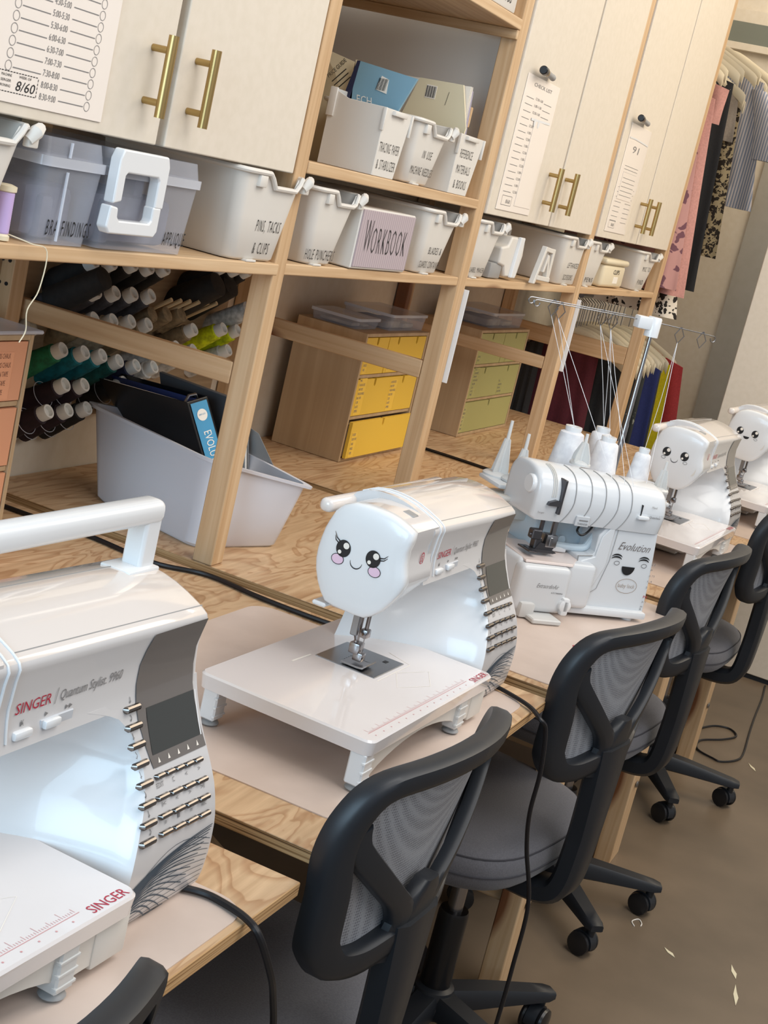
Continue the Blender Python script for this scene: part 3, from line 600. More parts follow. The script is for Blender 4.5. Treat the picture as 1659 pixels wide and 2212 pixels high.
tray('clear plastic box on the left of the yellow drawer unit',(3.17,1.38,1.073),.13,.13,.02)
tray('clear plastic box on the sage green drawer unit',(4.10,1.36,1.076),.3,.15,.04)
# ---------------------------------------------------------------- white tub with binder
TUB=thing('storage_tub','large white open tub holding a black binder, standing skewed behind the first post','tub',(2.136,1.142,.7505))
def warp(q,u,v):  # bilinear inside four corners FL,FR,BR,BL
    a=[lerp(q[0][k],q[1][k],u) for k in range(3)]; c=[lerp(q[3][k],q[2][k],u) for k in range(3)]; return Vector([lerp(a[k],c[k],v) for k in range(3)])-Vector((2.136,1.142,.7505))
QB=[(2.136,1.142,.7505),(2.315,1.065,.7505),(2.398,1.336,.7505),(2.219,1.413,.7505)]
QT=[(2.148,1.149,.91),(2.29,1.015,.885),(2.44,1.375,.895),(2.274,1.493,.91)]
def rg(f,e=0,dz=0): 
    q=[[lerp(a,c,f) for a,c in zip(p,r)] for p,r in zip(QB,QT)]
    return [warp(q,.5+(x-.5)*(1+2*e),.5+(y-.5)*(1+e))+Vector((0,0,dz)) for x,y in rrect(0,1,0,1,.09)]
b=MB(); b.loft([rg(0,-.03),rg(.04),rg(.5),rg(.965),rg(.965,.045),rg(1,.045),rg(1,.015),rg(1,-.012),rg(.5,-.014),rg(.03,-.02,.002)],True,True)
b.build('body',mat('tub_white',rgb(216,216,222),.45),TUB,smooth=45)
def slab(P,th,name,m,par,loc):   # P: four points (world), extruded by vector th
    b=MB(); L=Vector(loc); A=[Vector(p)-L for p in P]; b.loft([A,[a+Vector(th) for a in A]]); return b.build(name,m,par,smooth=0,bevel=.0015)
L0=(2.25,1.20,.765)
BN=thing('binder','black ring binder with cyan spine label standing in the white tub','binder',L0)
tf=Vector((2.195,1.244,.983)); tb=Vector((2.305,1.505,.952)); dn=Vector((.05,-.085,-.195)); th=Vector((.056,-.006,.010))
dk=Vector((.05,-.085,-.12))
slab([tf,tb,tb+dk,tf+dn],(.003,.001,0),'front_cover',BLACKS,BN,L0)
slab([tf+th,tb+th,tb+th+dk,tf+th+dn],(.003,.001,0),'back_cover',BLACKS,BN,L0)
sp_=slab([tf,tf+th,tf+th+dn,tf+dn],(.0,.003,0),'spine',BLACKS,BN,L0)
n=Vector((0,-.0012,0)); a=tf+n+th*.1+dn*.0; c=tf+n+th*.9
lb=slab([a+dn*.02,c+dn*.02,c+dn*.8,a+dn*.8],(0,-.0004,0),'spine_label',SKY,sp_,L0)
b=MB(); L=Vector(L0); mid=tf+th*.34+dn*.27-L+Vector((0,-.0022,0)); b.text('EVOLUTION',mid,dn.normalized(),th.normalized(),.022,w=.085); cc=tf+th*.5+dn*.13-L+Vector((0,-.0022,0)); b.build('lettering',PAPER,lb,smooth=0); b=MB(); b.ell(cc,th.normalized()*.014,dn.normalized()*.011,20); b.build('oval_emblem',PAPER,lb,smooth=0)
b=MB(); b.text('BABY LOCK',cc+Vector((0,-.0006,0))-th.normalized()*.0+dn.normalized()*-.0,th.normalized(),-dn.normalized(),.003,w=.018,align='C'); b.build('small_lettering',SKY,lb,smooth=0)
slab([tf+th*.25+Vector((0,.004,-.006)),tb+th*.25+Vector((0,0,-.004)),tb+th*.25+dk*.9,tf+th*.25+dn*.9],(.006,.002,0),'pages',PAPER,BN,L0)
slab([tf+th*.6+Vector((0,.004,-.002)),tb+th*.6+Vector((0,0,.0)),tb+th*.6+dk*.9,tf+th*.6+dn*.9],(.003,.001,0),'blue_divider',mat('navy_card',rgb(34,52,104),.4),BN,L0)
b=MB(); b.tube([tf+th*.2-L+Vector((.002,.015,-.012)),tf+th*.4-L+Vector((.002,.016,.003)),tf+th*.75-L+Vector((.002,.016,.002)),tf+th*.95-L+Vector((0,.015,-.012))],.003,8); b.build('ring',STEEL,BN)
for k,(lb,m,P,thk) in enumerate((('dark grey folder standing behind the black binder',mat('grey_folder',rgb(84,86,90),.45),[(2.288,1.20,.995),(2.376,1.42,.985),(2.385,1.36,.81),(2.318,1.16,.79)],(.016,.003,0)),('stack of magazines leaning at the back of the tub',PAPER,[(2.322,1.19,.965),(2.405,1.40,.965),(2.408,1.36,.81),(2.34,1.16,.79)],(.012,.003,0)),('clear grey sheet sticking up at the right end of the tub',GREYP,[(2.35,1.17,.935),(2.42,1.33,.955),(2.40,1.30,.82),(2.345,1.10,.86)],(.002,.001,0)))):
    t=thing('folder',lb,'folder',P[3]); slab(P,thk,'cover',m,t,P[3])
    if k==1: slab([Vector(p)+Vector((.013,0,-.004)) for p in P],(.004,.001,0),'covers',GREYP,t,P[3])
# ---------------------------------------------------------------- hanging clothes
def hrod(label,z,x0,x1):
    b=MB(); b.tube([(x0,1.33,z),(x1,1.33,z)],.011,12); b.lathe([(.028,0),(.028,.006)],(x1-.006,1.33,z),(1,0,0),16); tag(b.build('clothes_rod',STEEL),label,'rod')
hrod('lower steel clothes rod behind the far end of the shelving',1.20,4.885,5.85); hrod('upper steel clothes rod on the far wall beyond the cabinets',2.20,4.885,6.585)
HW=mat('white_wood_hanger',rgb(228,214,184),.45)
def hanger(label,x,zr,ztip,group,hw=.225,skew=0):
    t=thing('hanger',label,'hanger',(x,1.33,zr),skew,group); zt=ztip-zr; zc=zt+.085
    b=MB(); b.tube(spline([(0,.0,zc),(0,0,-.045),(0,.0,-.03),(0,.021,-.014),(0,.018,.006),(0,0,.0135),(0,-.014,.009)],5),.0016,6); b.build('hook',STEEL,t)
    b=MB()
    for s in (-1,1):
        P=spline([(0,0,zc),(0,s*.06,zc-.008),(0,s*.14,zc-.045),(0,s*(hw-.02),zt+.006),(0,s*hw,zt-.012)],6)
        b.loft([[(p.x+.007*math.cos(q),p.y,p.z+(.014+.010*i/len(P))*math.sin(q)) for q in [2*PI*k/10 for k in range(10)]] for i,p in enumerate(P)])
    b.build('shoulders',HW,t); return t
def garment(label,x,yt,yb,zt,zb,m,name='garment',wav=5,amp=.010,drop=.30,ragged=0,cat='garment'):
    t=thing(name,label,cat,(x,1.33,zt)); rings=[]; N=44; NZ=14
    for i in range(NZ+1):
        f=i/NZ; ring=[]; y0=lerp(yt[0],yb[0],f)-1.33; y1=lerp(yt[1],yb[1],f)-1.33
        for k in range(N):
            q=2*PI*k/N; cy=(y0+y1)/2-(y1-y0)/2*math.cos(q); s=math.sin(q)
            u=(cy-y0)/(y1-y0); wv=amp*(.35+f)*math.sin(u*wav*2*PI+x*9+1.3*math.sin(3*f))
            zz=lerp(0-drop*max(abs(cy)-.03,0),zb-zt,f)+ragged*f*math.sin(u*17+x)*.5
            ring.append((wv+s*(.011+.006*f),cy,zz))
        rings.append(ring)
    b=MB(); b.loft(rings); b.build('cloth',m,t,smooth=60); return t
FB=lambda n,c:fabric(n,rgb(*c),160,.85)
M_MAR=FB('maroon_cloth',(92,32,44)); M_BLK=FB('black_cloth',(42,42,44)); M_NAV=FB('navy_cloth',(44,52,106)); M_YEL=FB('yellow_cloth',(232,208,24)); M_RED=FB('red_cloth',(196,66,66)); M_ORG=FB('orange_cloth',(176,88,50)); M_PNK=FB('pink_cloth',(198,144,134)); M_SLT=FB('slate_cloth',(84,86,92)); M_TAU=FB('taupe_cloth',(172,158,142))
LOW=[('black trousers hanging farthest left behind the sage drawers','trousers',4.93,(1.43,1.55),(1.42,1.56),1.03,.35,M_BLK),
('maroon garment hanging behind the third post','dress',4.985,(1.24,1.50),(1.20,1.54),1.045,.3,M_MAR),
('charcoal garment hanging right of the maroon one','skirt',5.06,(1.14,1.36),(1.12,1.40),1.04,.3,M_BLK),
('burnt orange garment low behind the overlock thread pole','skirt',5.18,(1.16,1.4),(1.12,1.42),1.02,.25,M_ORG),
('dark leaf-print garment just left of the navy one','dress',5.25,(1.115,1.4),(1.09,1.45),1.04,.3,spots('leaf_print',rgb(58,60,58),rgb(150,150,138),34,.22)),
('navy garment hanging on the lower rod','dress',5.34,(1.085,1.4),(1.05,1.45),1.045,.3,M_NAV),
('slate grey garment between the navy and yellow ones','skirt',5.44,(1.10,1.4),(1.06,1.45),1.03,.3,M_SLT),
('bright yellow garment on the lower rod','shirt',5.56,(1.095,1.45),(1.06,1.46),1.05,.6,M_YEL),
('red garment at the far end of the lower rod','shirt',5.70,(1.075,1.45),(1.02,1.46),1.05,.62,M_RED)]
for lb,nm,x,yt,yb,zt,zb,m in LOW:
    garment(lb,x,yt,yb,zt,zb,m,nm); hanger('pale wooden hanger holding the '+lb.split(' hanging')[0].split(' on the')[0].split(' low')[0].split(' just')[0].split(' between')[0].split(' at the')[0],x,1.20,.985,'hangers on the lower rod')
for k in range(8): hanger('empty pale wooden hanger among the closely spaced hangers of the lower rod',[4.96,5.02,5.10,5.14,5.215,5.30,5.39,5.49][k],1.20,.99+.004*(k%3),'empty hangers on the lower rod',skew=R([3,-4,2,-3,4,-2,3,-3][k]))
M_POL=spots('polka_dots',rgb(226,216,200),rgb(40,34,30),34,.40,.45); M_LEO=spots('leopard_print',rgb(186,166,128),rgb(50,40,30),46,.52); M_STR=stripes('blue_white_stripes',rgb(206,200,200),rgb(134,144,164),1,30)
M_PRT=spots('pink_flower_print',rgb(186,140,134),rgb(112,74,84),24,.33)
UP=[('white garment with black dots, lowest hem beside the cabinet end','skirt',5.035,(1.12,1.45),(1.02,1.46),1.7,1.19,M_POL),
('pink flower-print garment hanging close to the cabinet end panel','dress',4.915,(1.092,1.45),(1.022,1.46),1.93,1.29,M_PRT),
('long salmon pink garment in front of the black one','dress',4.97,(1.078,1.45),(1.002,1.46),1.98,1.27,M_PNK),
('short pink shirt with pointed hem on the upper rod','shirt',5.06,(1.06,1.45),(1.065,1.46),2.03,1.86,M_PNK),
('black garment hanging between the pink and leopard ones','dress',5.30,(1.10,1.45),(1.035,1.46),2.07,1.29,M_BLK),
('leopard-print garment on the upper rod','skirt',5.62,(1.12,1.45),(1.055,1.46),2.05,1.42,M_LEO),
('short taupe top above the leopard print','top',5.58,(1.13,1.45),(1.105,1.46),2.07,1.85,M_TAU),
('blue and white striped shirt at the far end of the upper rod','shirt',5.95,(1.11,1.45),(1.03,1.46),2.16,1.63,M_STR)]
for lb,nm,x,yt,yb,zt,zb,m in UP:
    t=garment(lb,x,yt,yb,zt,zb,m,nm,drop=.22)
    if 'striped' in lb:
        b=MB(); b.loft([[(.02*math.cos(q)+c[0],c[1]+w*math.sin(q),c[2]) for q in [2*PI*k/14 for k in range(14)]] for c,w in (((0,-.20,-.07),.03),((-.01,-.26,-.18),.045),((-.01,-.30,-.33),.055))]); b.build('sleeve',m,t)
    hanger('pale wooden hanger holding the '+lb.split(' hanging')[0].split(' on the')[0].split(' at the')[0].split(',')[0].split(' in front')[0].split(' above')[0]+' on the upper rod',x,2.20,zt-.055,'hangers on the upper rod')
for k in range(7): hanger('empty pale wooden hanger crowded together with others on the upper rod',[5.12,5.2,5.38,5.46,5.70,5.78,6.08][k],2.20,2.02+.02*k,'empty hangers on the upper rod',skew=R([3,-5,4,-2,5,-3,2][k]))
# ---------------------------------------------------------------- sewing machines (origin: right front bottom corner)
PROF=[(0,.006),(.008,.001),(.03,-.003),(.056,-.004),(.075,-.003),(.09,0),(.11,.006),(.13,.016),(.155,.030),(.175,.039),(.19,.045),(.21,.0505),(.235,.053),(.25,.051),(.264,.0485),(.28,.046)]
PS=[(p.x,p.y) for p in spline([(a,c,0) for a,c in PROF],4)]
def PF(z): return interp(PS,z)
def SF(x,z,o=.0008): return Vector((x,PF(z)-o,z))
OPN=[(0,-.137),(.062,-.135),(.08,-.131),(.103,-.123),(.12,-.113),(.135,-.106),(.15,-.103),(.165,-.106),(.18,-.114),(.192,-.127),(.2,-.145),(.206,-.17)]
def XL(z): return interp(OPN,z)
XB=[(0,-.25),(.07,-.24),(.12,-.215),(.16,-.215),(.19,-.25),(.206,-.285)]
TOPZ=lambda x:.0105*(-x/.37)
HEAD=[(.136,.292),(.12,.2935),(.101,.293),(.086,.2915),(.075,.289),(.06,.2835),(.050,.278),(.050,.265),(.053,.252),(.052,.235),(.048,.222),(.046,.211),(.050,.197),(.057,.184),(.068,.168),(.080,.157),(.090,.151),(.105,.150),(.12,.151),(.135,.1515),(.149,.154),(.158,.164),(.166,.177),(.172,.192),(.175,.206),(.1755,.220),(.174,.234),(.1715,.248),(.168,.259),(.162,.274),(.152,.285)]
def swirl(b):
    c0=Vector((-.142,.012))
    for k in range(17):
        f=k/16; P=[]
        for j in range(15):
            s=j/14; a=Vector((-.150+.006*f+.02*s,.034-.036*f)); 
            x=lerp(-.152+.012*f,-.004-.06*f**1.5,s)+.0*f; z=lerp(.030-.028*f,.072-.028*f-.03*f*f,s)+.035*math.sin(PI*s**.8)*(.35+.4*f)-.012*s*f*3*f
            x=min(x,-.003); z=min(max(z,.002),.085)
            P.append(SF(x,z,.0007))
        b.rib(P,[.0009+.0005*math.sin(PI*i/14) for i in range(15)],(0,-1,0))
    for k in range(9):
        f=k/8; P=[SF(lerp(-.15,-.004,s),max(.002,lerp(.008+.012*f,.012+.045*f,s)+.03*math.sin(PI*s)*f),.0006) for s in [i/12 for i in range(13)]]; b.rib(P,.0006,(0,-1,0))
def decal_face(par,kind):
    X=-.3757; r=(0,-1,0); u=(0,0,1)
    ey=[(.136,.2315),(.0925,.2315)]; blk=MB(); wh=MB(); pk=MB()
    P=lambda y,z,o=0: Vector((X-o,y,z))
    big=kind!='lash'
    ra=.0105 if not big else .0098
    for i,(y,z) in enumerate(ey):
        blk.ell(P(y,z),r,u,28,ra,ra*1.08)
        wh.ell(P(y-.0035,z+.0045,.0003),r,u,18,.0042,.0042); wh.ell(P(y+.0042,z-.0055,.0003),r,u,14,.0026,.0026)
        cy=y+.005 if i==0 else y-.0055; cz=z-.0155
        if kind=='lash':
            blk.ring(P(cy,cz),r,u,.0092,.0072,.0009); pk.ell(P(cy,cz,-.0001),r,u,22,.0086,.0066)
            for k in range(2):
                s=1 if i==0 else -1
                blk.rib([P(y+s*(.007+.0012*k),z+.008-.003*k*1.0,0),P(y+s*(.0125+.003*k*.2),z+.0115-.0035*k),P(y+s*(.0165-.001*k),z+.0185-.005*k)] if i==0 else [P(y+s*.009,z+.004-.003*k),P(y+s*.015,z+.0055-.003*k),P(y+s*.0195,z+.0105-.0035*k)],[.0016,.0013,.0004],(-1,0,0))
        else:
            blk.ring(P(cy*.9+y*.1,z-.0145),r,u,.0052,.0032,.0006)
    cy=.1145; cz=.219
    if kind=='grin':
        blk.poly([P(cy+.0085*math.cos(a),cz-.0+.009*math.sin(a)*.8) for a in [PI+PI*k/14 for k in range(15)]])
    else:
        blk.rib([P(cy-.0085*math.cos(a),cz+.001+.0085*math.sin(a)) for a in [PI+PI*k/16 for k in range(17)]],[.0004+.0011*math.sin(PI*k/16) for k in range(17)],(-1,0,0))
    if kind=='lash': pk.build('cheek_stickers',PINKI,par,smooth=0)
    blk.build('face_sticker',INK,par,smooth=0); wh.build('eye_glints',PAPER,par,smooth=0)
def machine(label,loc,rz,face,handle_up,full=True):
    t=thing('sewing_machine',label,'sewing machine',loc,rz,'sewing machines along the benches')
    # body: column (white scoop + silver shell) and arm
    b=MB(); rings=[]; zs=[0,.008,.02,.04,.056,.07,.08,.09,.1,.11,.12,.13,.14,.15,.16,.17,.18,.186,.192,.197,.202,.207]
    for z in zs:
        ring=[]; xl=XL(z); xb=interp(XB,z); r=.02
        ring.append((0,PF(z),z)); ring.append((0,.07,z)); ring.append((0,.12,z))
        for k in range(5): a=R(90*k/4); ring.append((-r+r*math.cos(a),.185-r+r*math.sin(a),z))
        ring.append((-.08,.185,z)); ring.append((xb+.01,.185,z)); 
        ns=12
        for k in range(ns+1):   # scoop: from back to front, concave sweep
            s=k/ns; a=Vector((xb,.182)); c=Vector((xl-.012,.11)); e=Vector((xl,PF(z)+.004)); q=a*(1-s)**2+c*2*s*(1-s)+e*s*s; ring.append((q.x,q.y,z))
        ring.append((xl+.003,PF(z)-.0002,z))
        for k in range(1,6): x=lerp(xl,0,k/6); ring.append((x,PF(z),z))
        rings.append(ring)
    n=len(rings[0]); b.loft(rings,True,True)
    sc0=3+5+2; M=[]
    for i in range(len(rings)-1):
        for j in range(n): M.append(1 if sc0-1<=j<sc0+12+1 else 0)
    b.M=M+[0,0]
    b.build('column',[SILV,WHITE],t,smooth=45)
    b=MB(); rings=[]
    sec=[(PF(z),z) for z in (.199,.207,.215,.225,.235,.245,.252,.258,.263)]+[(.0505,.2675),(.0545,.2705),(.0575,.2725),(.0605,.274),(.075,.2805),(.09,.286),(.104,.2895),(.12,.2915),(.137,.2915),(.155,.2885),(.17,.281),(.179,.27),(.184,.255),(.1855,.235),(.1855,.2)]
    for x in (0,-.0015,-.005,-.09,-.18,-.262,-.2885,-.30):
        rings.append([(x,(y if not (x>-.004) else lerp(.11,y,.985 if x<0 else .965)),(z+TOPZ(x)*(1 if z>.25 else 0)) if x<-.004 else lerp(.23,z,.985 if x<0 else .965)) for y,z in sec])
    b.loft(rings); ns_=len(sec); b.M=[]
    for i in range(len(rings)-1):
        for j in range(ns_): b.M.append(1 if 9<=j<22 else 0)
    b.M+=[0,0]; b.build('arm',[SILV,TOPP],t,smooth=50)
    # raised seam bands and lid groove
    b=MB()
    for x in (-.2705,-.2835): b.tube([(x,y-(.0006 if z<.266 else 0),z+TOPZ(x)*(1 if z>.25 else 0)+(.0005 if z>.266 else 0)) for y,z in sec[1:20]],.0013,6)
    b.build('seam_bands',WHITE,t)
    b=MB(); b.tube([(-.002,.0585,.2728),(-.269,.0585,.2728+TOPZ(-.269))],.0007,5); b.tube([(-.005,.135,.2917),(-.26,.135,.2917+TOPZ(-.26))],.0006,5); b.build('lid_seam',GREYP,t)
    b=MB(); b.rbox(-.33,-.312,.072,.088,.2862,.2888,.001,1); b.V=[(x,y,z+(y-.07)*.2) for x,y,z in b.V]; b.build('thread_slot',GREYP,t)
    # head: silver shell and white end cover
    C0=(.112,.222)
    def hring(x,sc):
        rr=[]
        for y,z in HEAD:
            cut=sm(min(1,max(0,(x+.352)/.06)))*(.205-z)*.55 if z<.205 else 0
            rr.append((x,C0[0]+(y-C0[0])*sc,C0[1]+(z+cut-C0[1])*sc))
        return rr
    b=MB(); rg_=[hring(x,.998) for x in (-.2885,-.31,-.33,-.3545)]; b.loft(rg_); nh=len(HEAD); b.M=[]
    for i in range(3):
        for k in range(nh):
            z=(HEAD[k][1]+HEAD[(k+1)%nh][1])/2; y=HEAD[k][0]; b.M.append(2 if z<.209 or y>.15 else (1 if z>.277 else 0))
    b.M+=[0,0]; b.build('head_shell',[SILV,TOPP,WHITE],t,smooth=40)
    b=MB(); b.loft([hring(x,sc) for x,sc in ((-.3548,.999),(-.3552,1.004),(-.3640,1.004),(-.3672,.995),(-.3696,.975),(-.3715,.93),(-.3735,.80),(-.3745,.60),(-.375,.3))]); b.build('head_cover',WHITE,t,smooth=60)
    hd=[o for o in t.children if o.name.startswith('head_cover')][-1]
    decal_face(hd,face)
    if face!='lash':
        b=MB(); b.ell((-.3735,.066,.205),(0,-1,0),(0,0,1),18,.007,.013); b.build('blank_tab',WHITEM,hd,smooth=0)
    # front details
    b=MB(); P=[]
    for z,xa,xc in [(.264,-.088,-.0035),(.25,-.0935,-.005),(.235,-.097,-.0075),(.218,-.099,-.0085),(.2,-.0985,-.0085),(.185,-.097,-.0075),(.17,-.0935,-.0055),(.157,-.0905,-.0035),(.143,-.087,-.002)]: P.append([SF(lerp(xa,xc,k/4),z,.0009) for k in range(5)])
    b.loft(P,False,False); sp2=b.build('display_panel',SCRP,t,smooth=60)
    b=MB(); b.loft([[SF(x,z,.0014) for x in (-.0845,-.045,-.0085)] for z in (.1935,.18,.166,.1535)],False,False); b.build('lcd_screen',LCD,sp2)
    b=MB(); b.loft([[SF(x,z,.0016) for x in (-.0075,-.0055)] for z in (.1935,.18,.166,.1535)],False,False); b.build('screen_edge',WHITE,sp2)
    b=MB()
    for k in range(5): x=-.077+.0155*k; b.poly([SF(x-.0018,.146,.0013),SF(x+.0018,.146,.0013),SF(x,.1505,.0013)])
    b.build('screen_marks',PAPER,sp2,smooth=0)
    def cap_(x,z,L,r): bb=MB(); bb.tube([SF(x,z,-.0005),SF(x+.0008,z,.002),SF(x+L-.0008,z,.002),SF(x+L,z,-.0005)],[r*.6,r,r,r*.6],10); return bb
    if full:
        for k in range(8):
            cap_(-.1175+[.004,.004,.0045,.0045,.004,.0015,-.001,-.003][k]-.002,.198-.0156*k,.0195,.0034).build('stitch_button',BTN,t)
        for k in range(5): cap_(-.0875+.0152*k,.1365-.0004*k,.0115,.0028).build('function_button',BTN,t)
        for rr_,z in enumerate((.119,.1035,.088)):
            for k in range(4): cap_(-.0925+.0208*k,z-.0007*k+.0012,.0165,.0028).build('keypad_button',BTN,t)
    else:
        b=MB()
        for k in range(8): b.tube([SF(-.117,.198-.0156*k,.002),SF(-.099,.198-.0156*k,.002)],.0034,8)
        b.build('stitch_button_column',BTN,t); b=MB()
        for z,nn in ((.136,5),(.119,4),(.1035,4),(.088,4)):
            for k in range(nn): b.tube([SF(-.0915+.083*k/nn,z,.002),SF(-.0915+.083*(k+.82)/nn,z,.002)],.003,8)
        b.build('keypad_buttons',BTN,t)
    b=MB(); fs=lambda p:Vector((p.x,PF(p.z)-.0009,p.z))
    b.text('SINGER',(-.262,0,.2285),h=.0098,w=.044,fn=fs,shear=.12); b.build('brand_lettering',INKR,t,smooth=0)
    b=MB(); b.text('Quantum Stylist. 9960',(-.207,0,.2285),h=.0092,w=.084,fn=fs,shear=.2); b.rib([SF(-.213,.2265,.0009),SF(-.2105,.2405,.0009)],.0007,(0,-1,0)); b.build('model_lettering',INKG,t,smooth=0)
    b=MB()
    sc=Vector((-.318,.0508,.238)); b.ring(sc,(1,0,0),(0,0,1),.006,.0085,.0016,24); b.text('S',(-.318,.0508,.234),h=.008,w=.0055,align='C'); b.build('emblem',INKR,t,smooth=0)
    for (xa,m_,l_) in ((-.2625,WHITE,.022),): b=MB(); b.rbox(xa,xa+l_,PF(.211)-.004,PF(.211)+.003,.207,.2145,.0022,2); b.build('cutter_button',m_,t)
    b=MB(); b.rbox(-.229,-.187,PF(.2125)-.0008,PF(.2125)+.003,.2075,.2165,.0006,1); sl=b.build('slider_slot',mat('slot_grey',rgb(196,200,206),.35) if 'slot_grey' not in bpy.data.materials else bpy.data.materials['slot_grey'],t)
    b=MB(); b.rbox(-.2265,-.2065,PF(.2125)-.005,PF(.2125)+.001,.2083,.2158,.0018,2); b.build('speed_slider',WHITE,sl)
    b=MB()
    for x,z in ((-.252,.2195),(-.222,.2205),(-.196,.2205),(-.191,.2205)): b.poly([SF(x-.002,z-.002),SF(x-.002,z+.002),SF(x+.002,z)])
    b.text('X',(-.252,0,.2175),h=.0055,w=.004,align='C',fn=fs)
    SY=['|','#','-o-','w','S','8','m','|']
    for k in range(8):
        z=.198-.0156*k+.0072; x=-.107; b.rib([SF(x,z-.003),SF(x+.0012*(k%2),z),SF(x-.0008,z+.003)],.0007,(0,-1,0)); b.ring(SF(x,z-.0016),(1,0,0),(0,0,1),.0012,.0012,.0005,8)
    for j,(z,L) in enumerate(((.1275,('EDIT','C','<','>')),(.112,('I<','<','>','>I')),(.0965,('o','I','m','ABC')))):
        for k,s in enumerate(L): b.text(s,(-.083+.0208*k,0,z-.0005*k),h=.0042,w=.0026*len(s)+.0005,align='C',fn=fs)
    b.build('key_symbols',INKG,t,smooth=0)
    b=MB(); swirl(b); b.build('swirl_print',SWIRL,t,smooth=0)
    # handwheel on the right side
    b=MB(); b.lathe([(.0,-.004),(.03,-.004),(.034,.0),(.034,.012),(.03,.016),(.012,.018)],(0,.115,.16),(1,0,0),28); b.build('handwheel',WHITEM,t)
    # carrying handle
    b=MB()
    if handle_up:
        b.rbox(-.375,.0,.116,.143,.334,.358,.009,4); b.build('carrying_handle',WHITE,t)
        h=[o for o in t.children if o.name.startswith('carrying_handle')][-1]
        for s,x in ((1,0),(-1,-.375)):
            b=MB(); b.loft([[(x+(-.0-.003 if s>0 else 0)+a*(-s)*.0,y,z) for a,y in ((0,.118),(0,.141))]+[(x-s*.027,y,z) for y in (.141,.118)] for z in (.345,.31,.283)]); b.build('handle_arm',WHITE,h,bevel=.004,seg=3)
        b=MB(); b.rbox(-.05,-.002,.112,.147,.288,.294,.002,2); b.build('handle_socket',WHITE,h)
    else:
        b.rbox(-.370,-.002,.168,.188,.262,.281,.008,4); b.V=[(x,y,z+TOPZ(x)*.4) for x,y,z in b.V]; b.build('carrying_handle',TOPP,t)
    # extension table
    T0=MB(); P=rrect(-.535,-.155,-.031,.214,.012,4); 
    T0.loft([[(x,y,.050) for x,y in rrect(-.533,-.157,-.029,.212,.011,4)],[(x,y,.0675) for x,y in P],[(x,y,.070) for x,y in rrect(-.533,-.157,-.029,.212,.012,4)]]); T0.M=T0.M
    tb=T0.build('extension_table',TABLE,t,smooth=40)
    b=MB(); A=[(-.53,.051),(-.16,.051),(-.16,.012)]+[(lerp(-.235,-.505,k/12),.012+.026*math.sin(PI*k/12)**.7) for k in range(13)]+[(-.53,.012)]
    b.prism(A,1,-.022,-.018); b.build('front_apron',WHITEM,tb,bevel=.001,seg=1)
    b=MB(); b.rbox(-.20,-.152,-.024,.0,.008,.052,.003,2); b.build('apron_end',WHITEM,tb)
    for (x,y) in ((-.526,-.026),(-.520,.185),(-.245,-.028),(-.245,.19)):
        b=MB(); b.rbox(x-.006,x+.018,y,y+.022,.009,.051,.002,1)
        for k in range(3): b.rbox(x-.007,x+.019,y-.001,y+.004,.014+.012*k,.017+.012*k,.0005,1)
        lg=b.build('table_leg',FROST if x>-.4 else WHITE,tb)
        b=MB(); b.lathe([(.011,.0016),(.012,.003),(.010,.006),(.004,.0085),(.004,.010)],(x+.006,y+.011,0),n=16); b.build('rubber_foot',GREYP,lg)
    b=MB(); b.rbox(-.39,-.12,.03,.165,.014,.0495,.008,2); b.rbox(-.37,-.14,.05,.15,.004,.016,.004,1); b.build('free_arm',WHITEM,t)
    b=MB(); b.rbox(-.342,-.251,.066,.156,.0695,.0712,.0005,1); npl=b.build('needle_plate',STEEL,tb)
    b=MB(); b.rbox(-.275,-.266,.082,.088,.0712,.0716,.0001,1)
    for k in range(4): b.rbox(-.318+.006*k,-.315+.006*k,.095,.125,.0712,.0716,.0001,1)
    b.build('plate_slots',INK,npl)
    b=MB(); b.rib([(-.392,.163,.0703),(-.345,.161,.0703)],.003,(0,0,1)); b.rib([(-.345,.0595,.0703),(-.245,.0595,.0703),(-.228,.1,.0703)],.0012,(0,0,1)); b.ring((-.292,.032,.0704),(1,0,0),(0,1,0),.05,.026,.0008,4); b.build('cover_outline',PAPER,tb,smooth=0)
    b=MB(); b.text('SINGER',(-.214,-.026,.0704),(1,0,0),(0,1,0),.011,w=.049); b.build('table_lettering',INKR,tb,smooth=0)
    b=MB()
    b.rib([(-.515,-.0145,.0703),(-.222,-.0165,.0703)],.0007,(0,0,1))
    for k in range(96):
        x=-.51+.003*k; L=.009 if k%10==0 else .006 if k%5==0 else .003; b.rib([(x,-.0145,.0703),(x,-.0145+L,.0703)],.0005,(0,0,1))
        if k%7==0: b.ell((x,-.0225,.0703),(1,0,0),(0,1,0),6,.0011,.0011)
    b.build('ruler_print',INKRP,tb,smooth=0)
    # presser foot and needle
    nx,ny=-.325,.100
    def L(m,nm,par=t): return m.build(nm,CHROME,par)
    b=MB(); b.lathe([(.0035,.085),(.0035,.16)],(nx+.004,ny+.012,0),n=12); pb=L(b,'presser_bar')
    b=MB(); b.rbox(nx-.006,nx+.012,ny+.002,ny+.017,.087,.102,.002,2); b.rbox(nx-.004,nx+.010,ny-.004,ny+.01,.078,.09,.002,2); L(b,'foot_ankle',pb)
    b=MB(); b.loft([[(x,y,z) for x in (nx-.012,nx+.017) for y in ()] or [(nx-.012,y,z),(nx+.017,y,z),(nx+.017,y,z+.0025),(nx-.012,y,z+.0025)] for y,z in ((ny+.02,.0725),(ny-.004,.0725),(ny-.012,.0735),(ny-.017,.0785))]); L(b,'presser_foot',pb)
    b=MB(); b.lathe([(.0028,.12),(.0028,.16)],(nx,ny,0),n=10); b.rbox(nx-.007,nx+.007,ny-.005,ny+.006,.112,.124,.002,2); nb=L(b,'needle_bar')
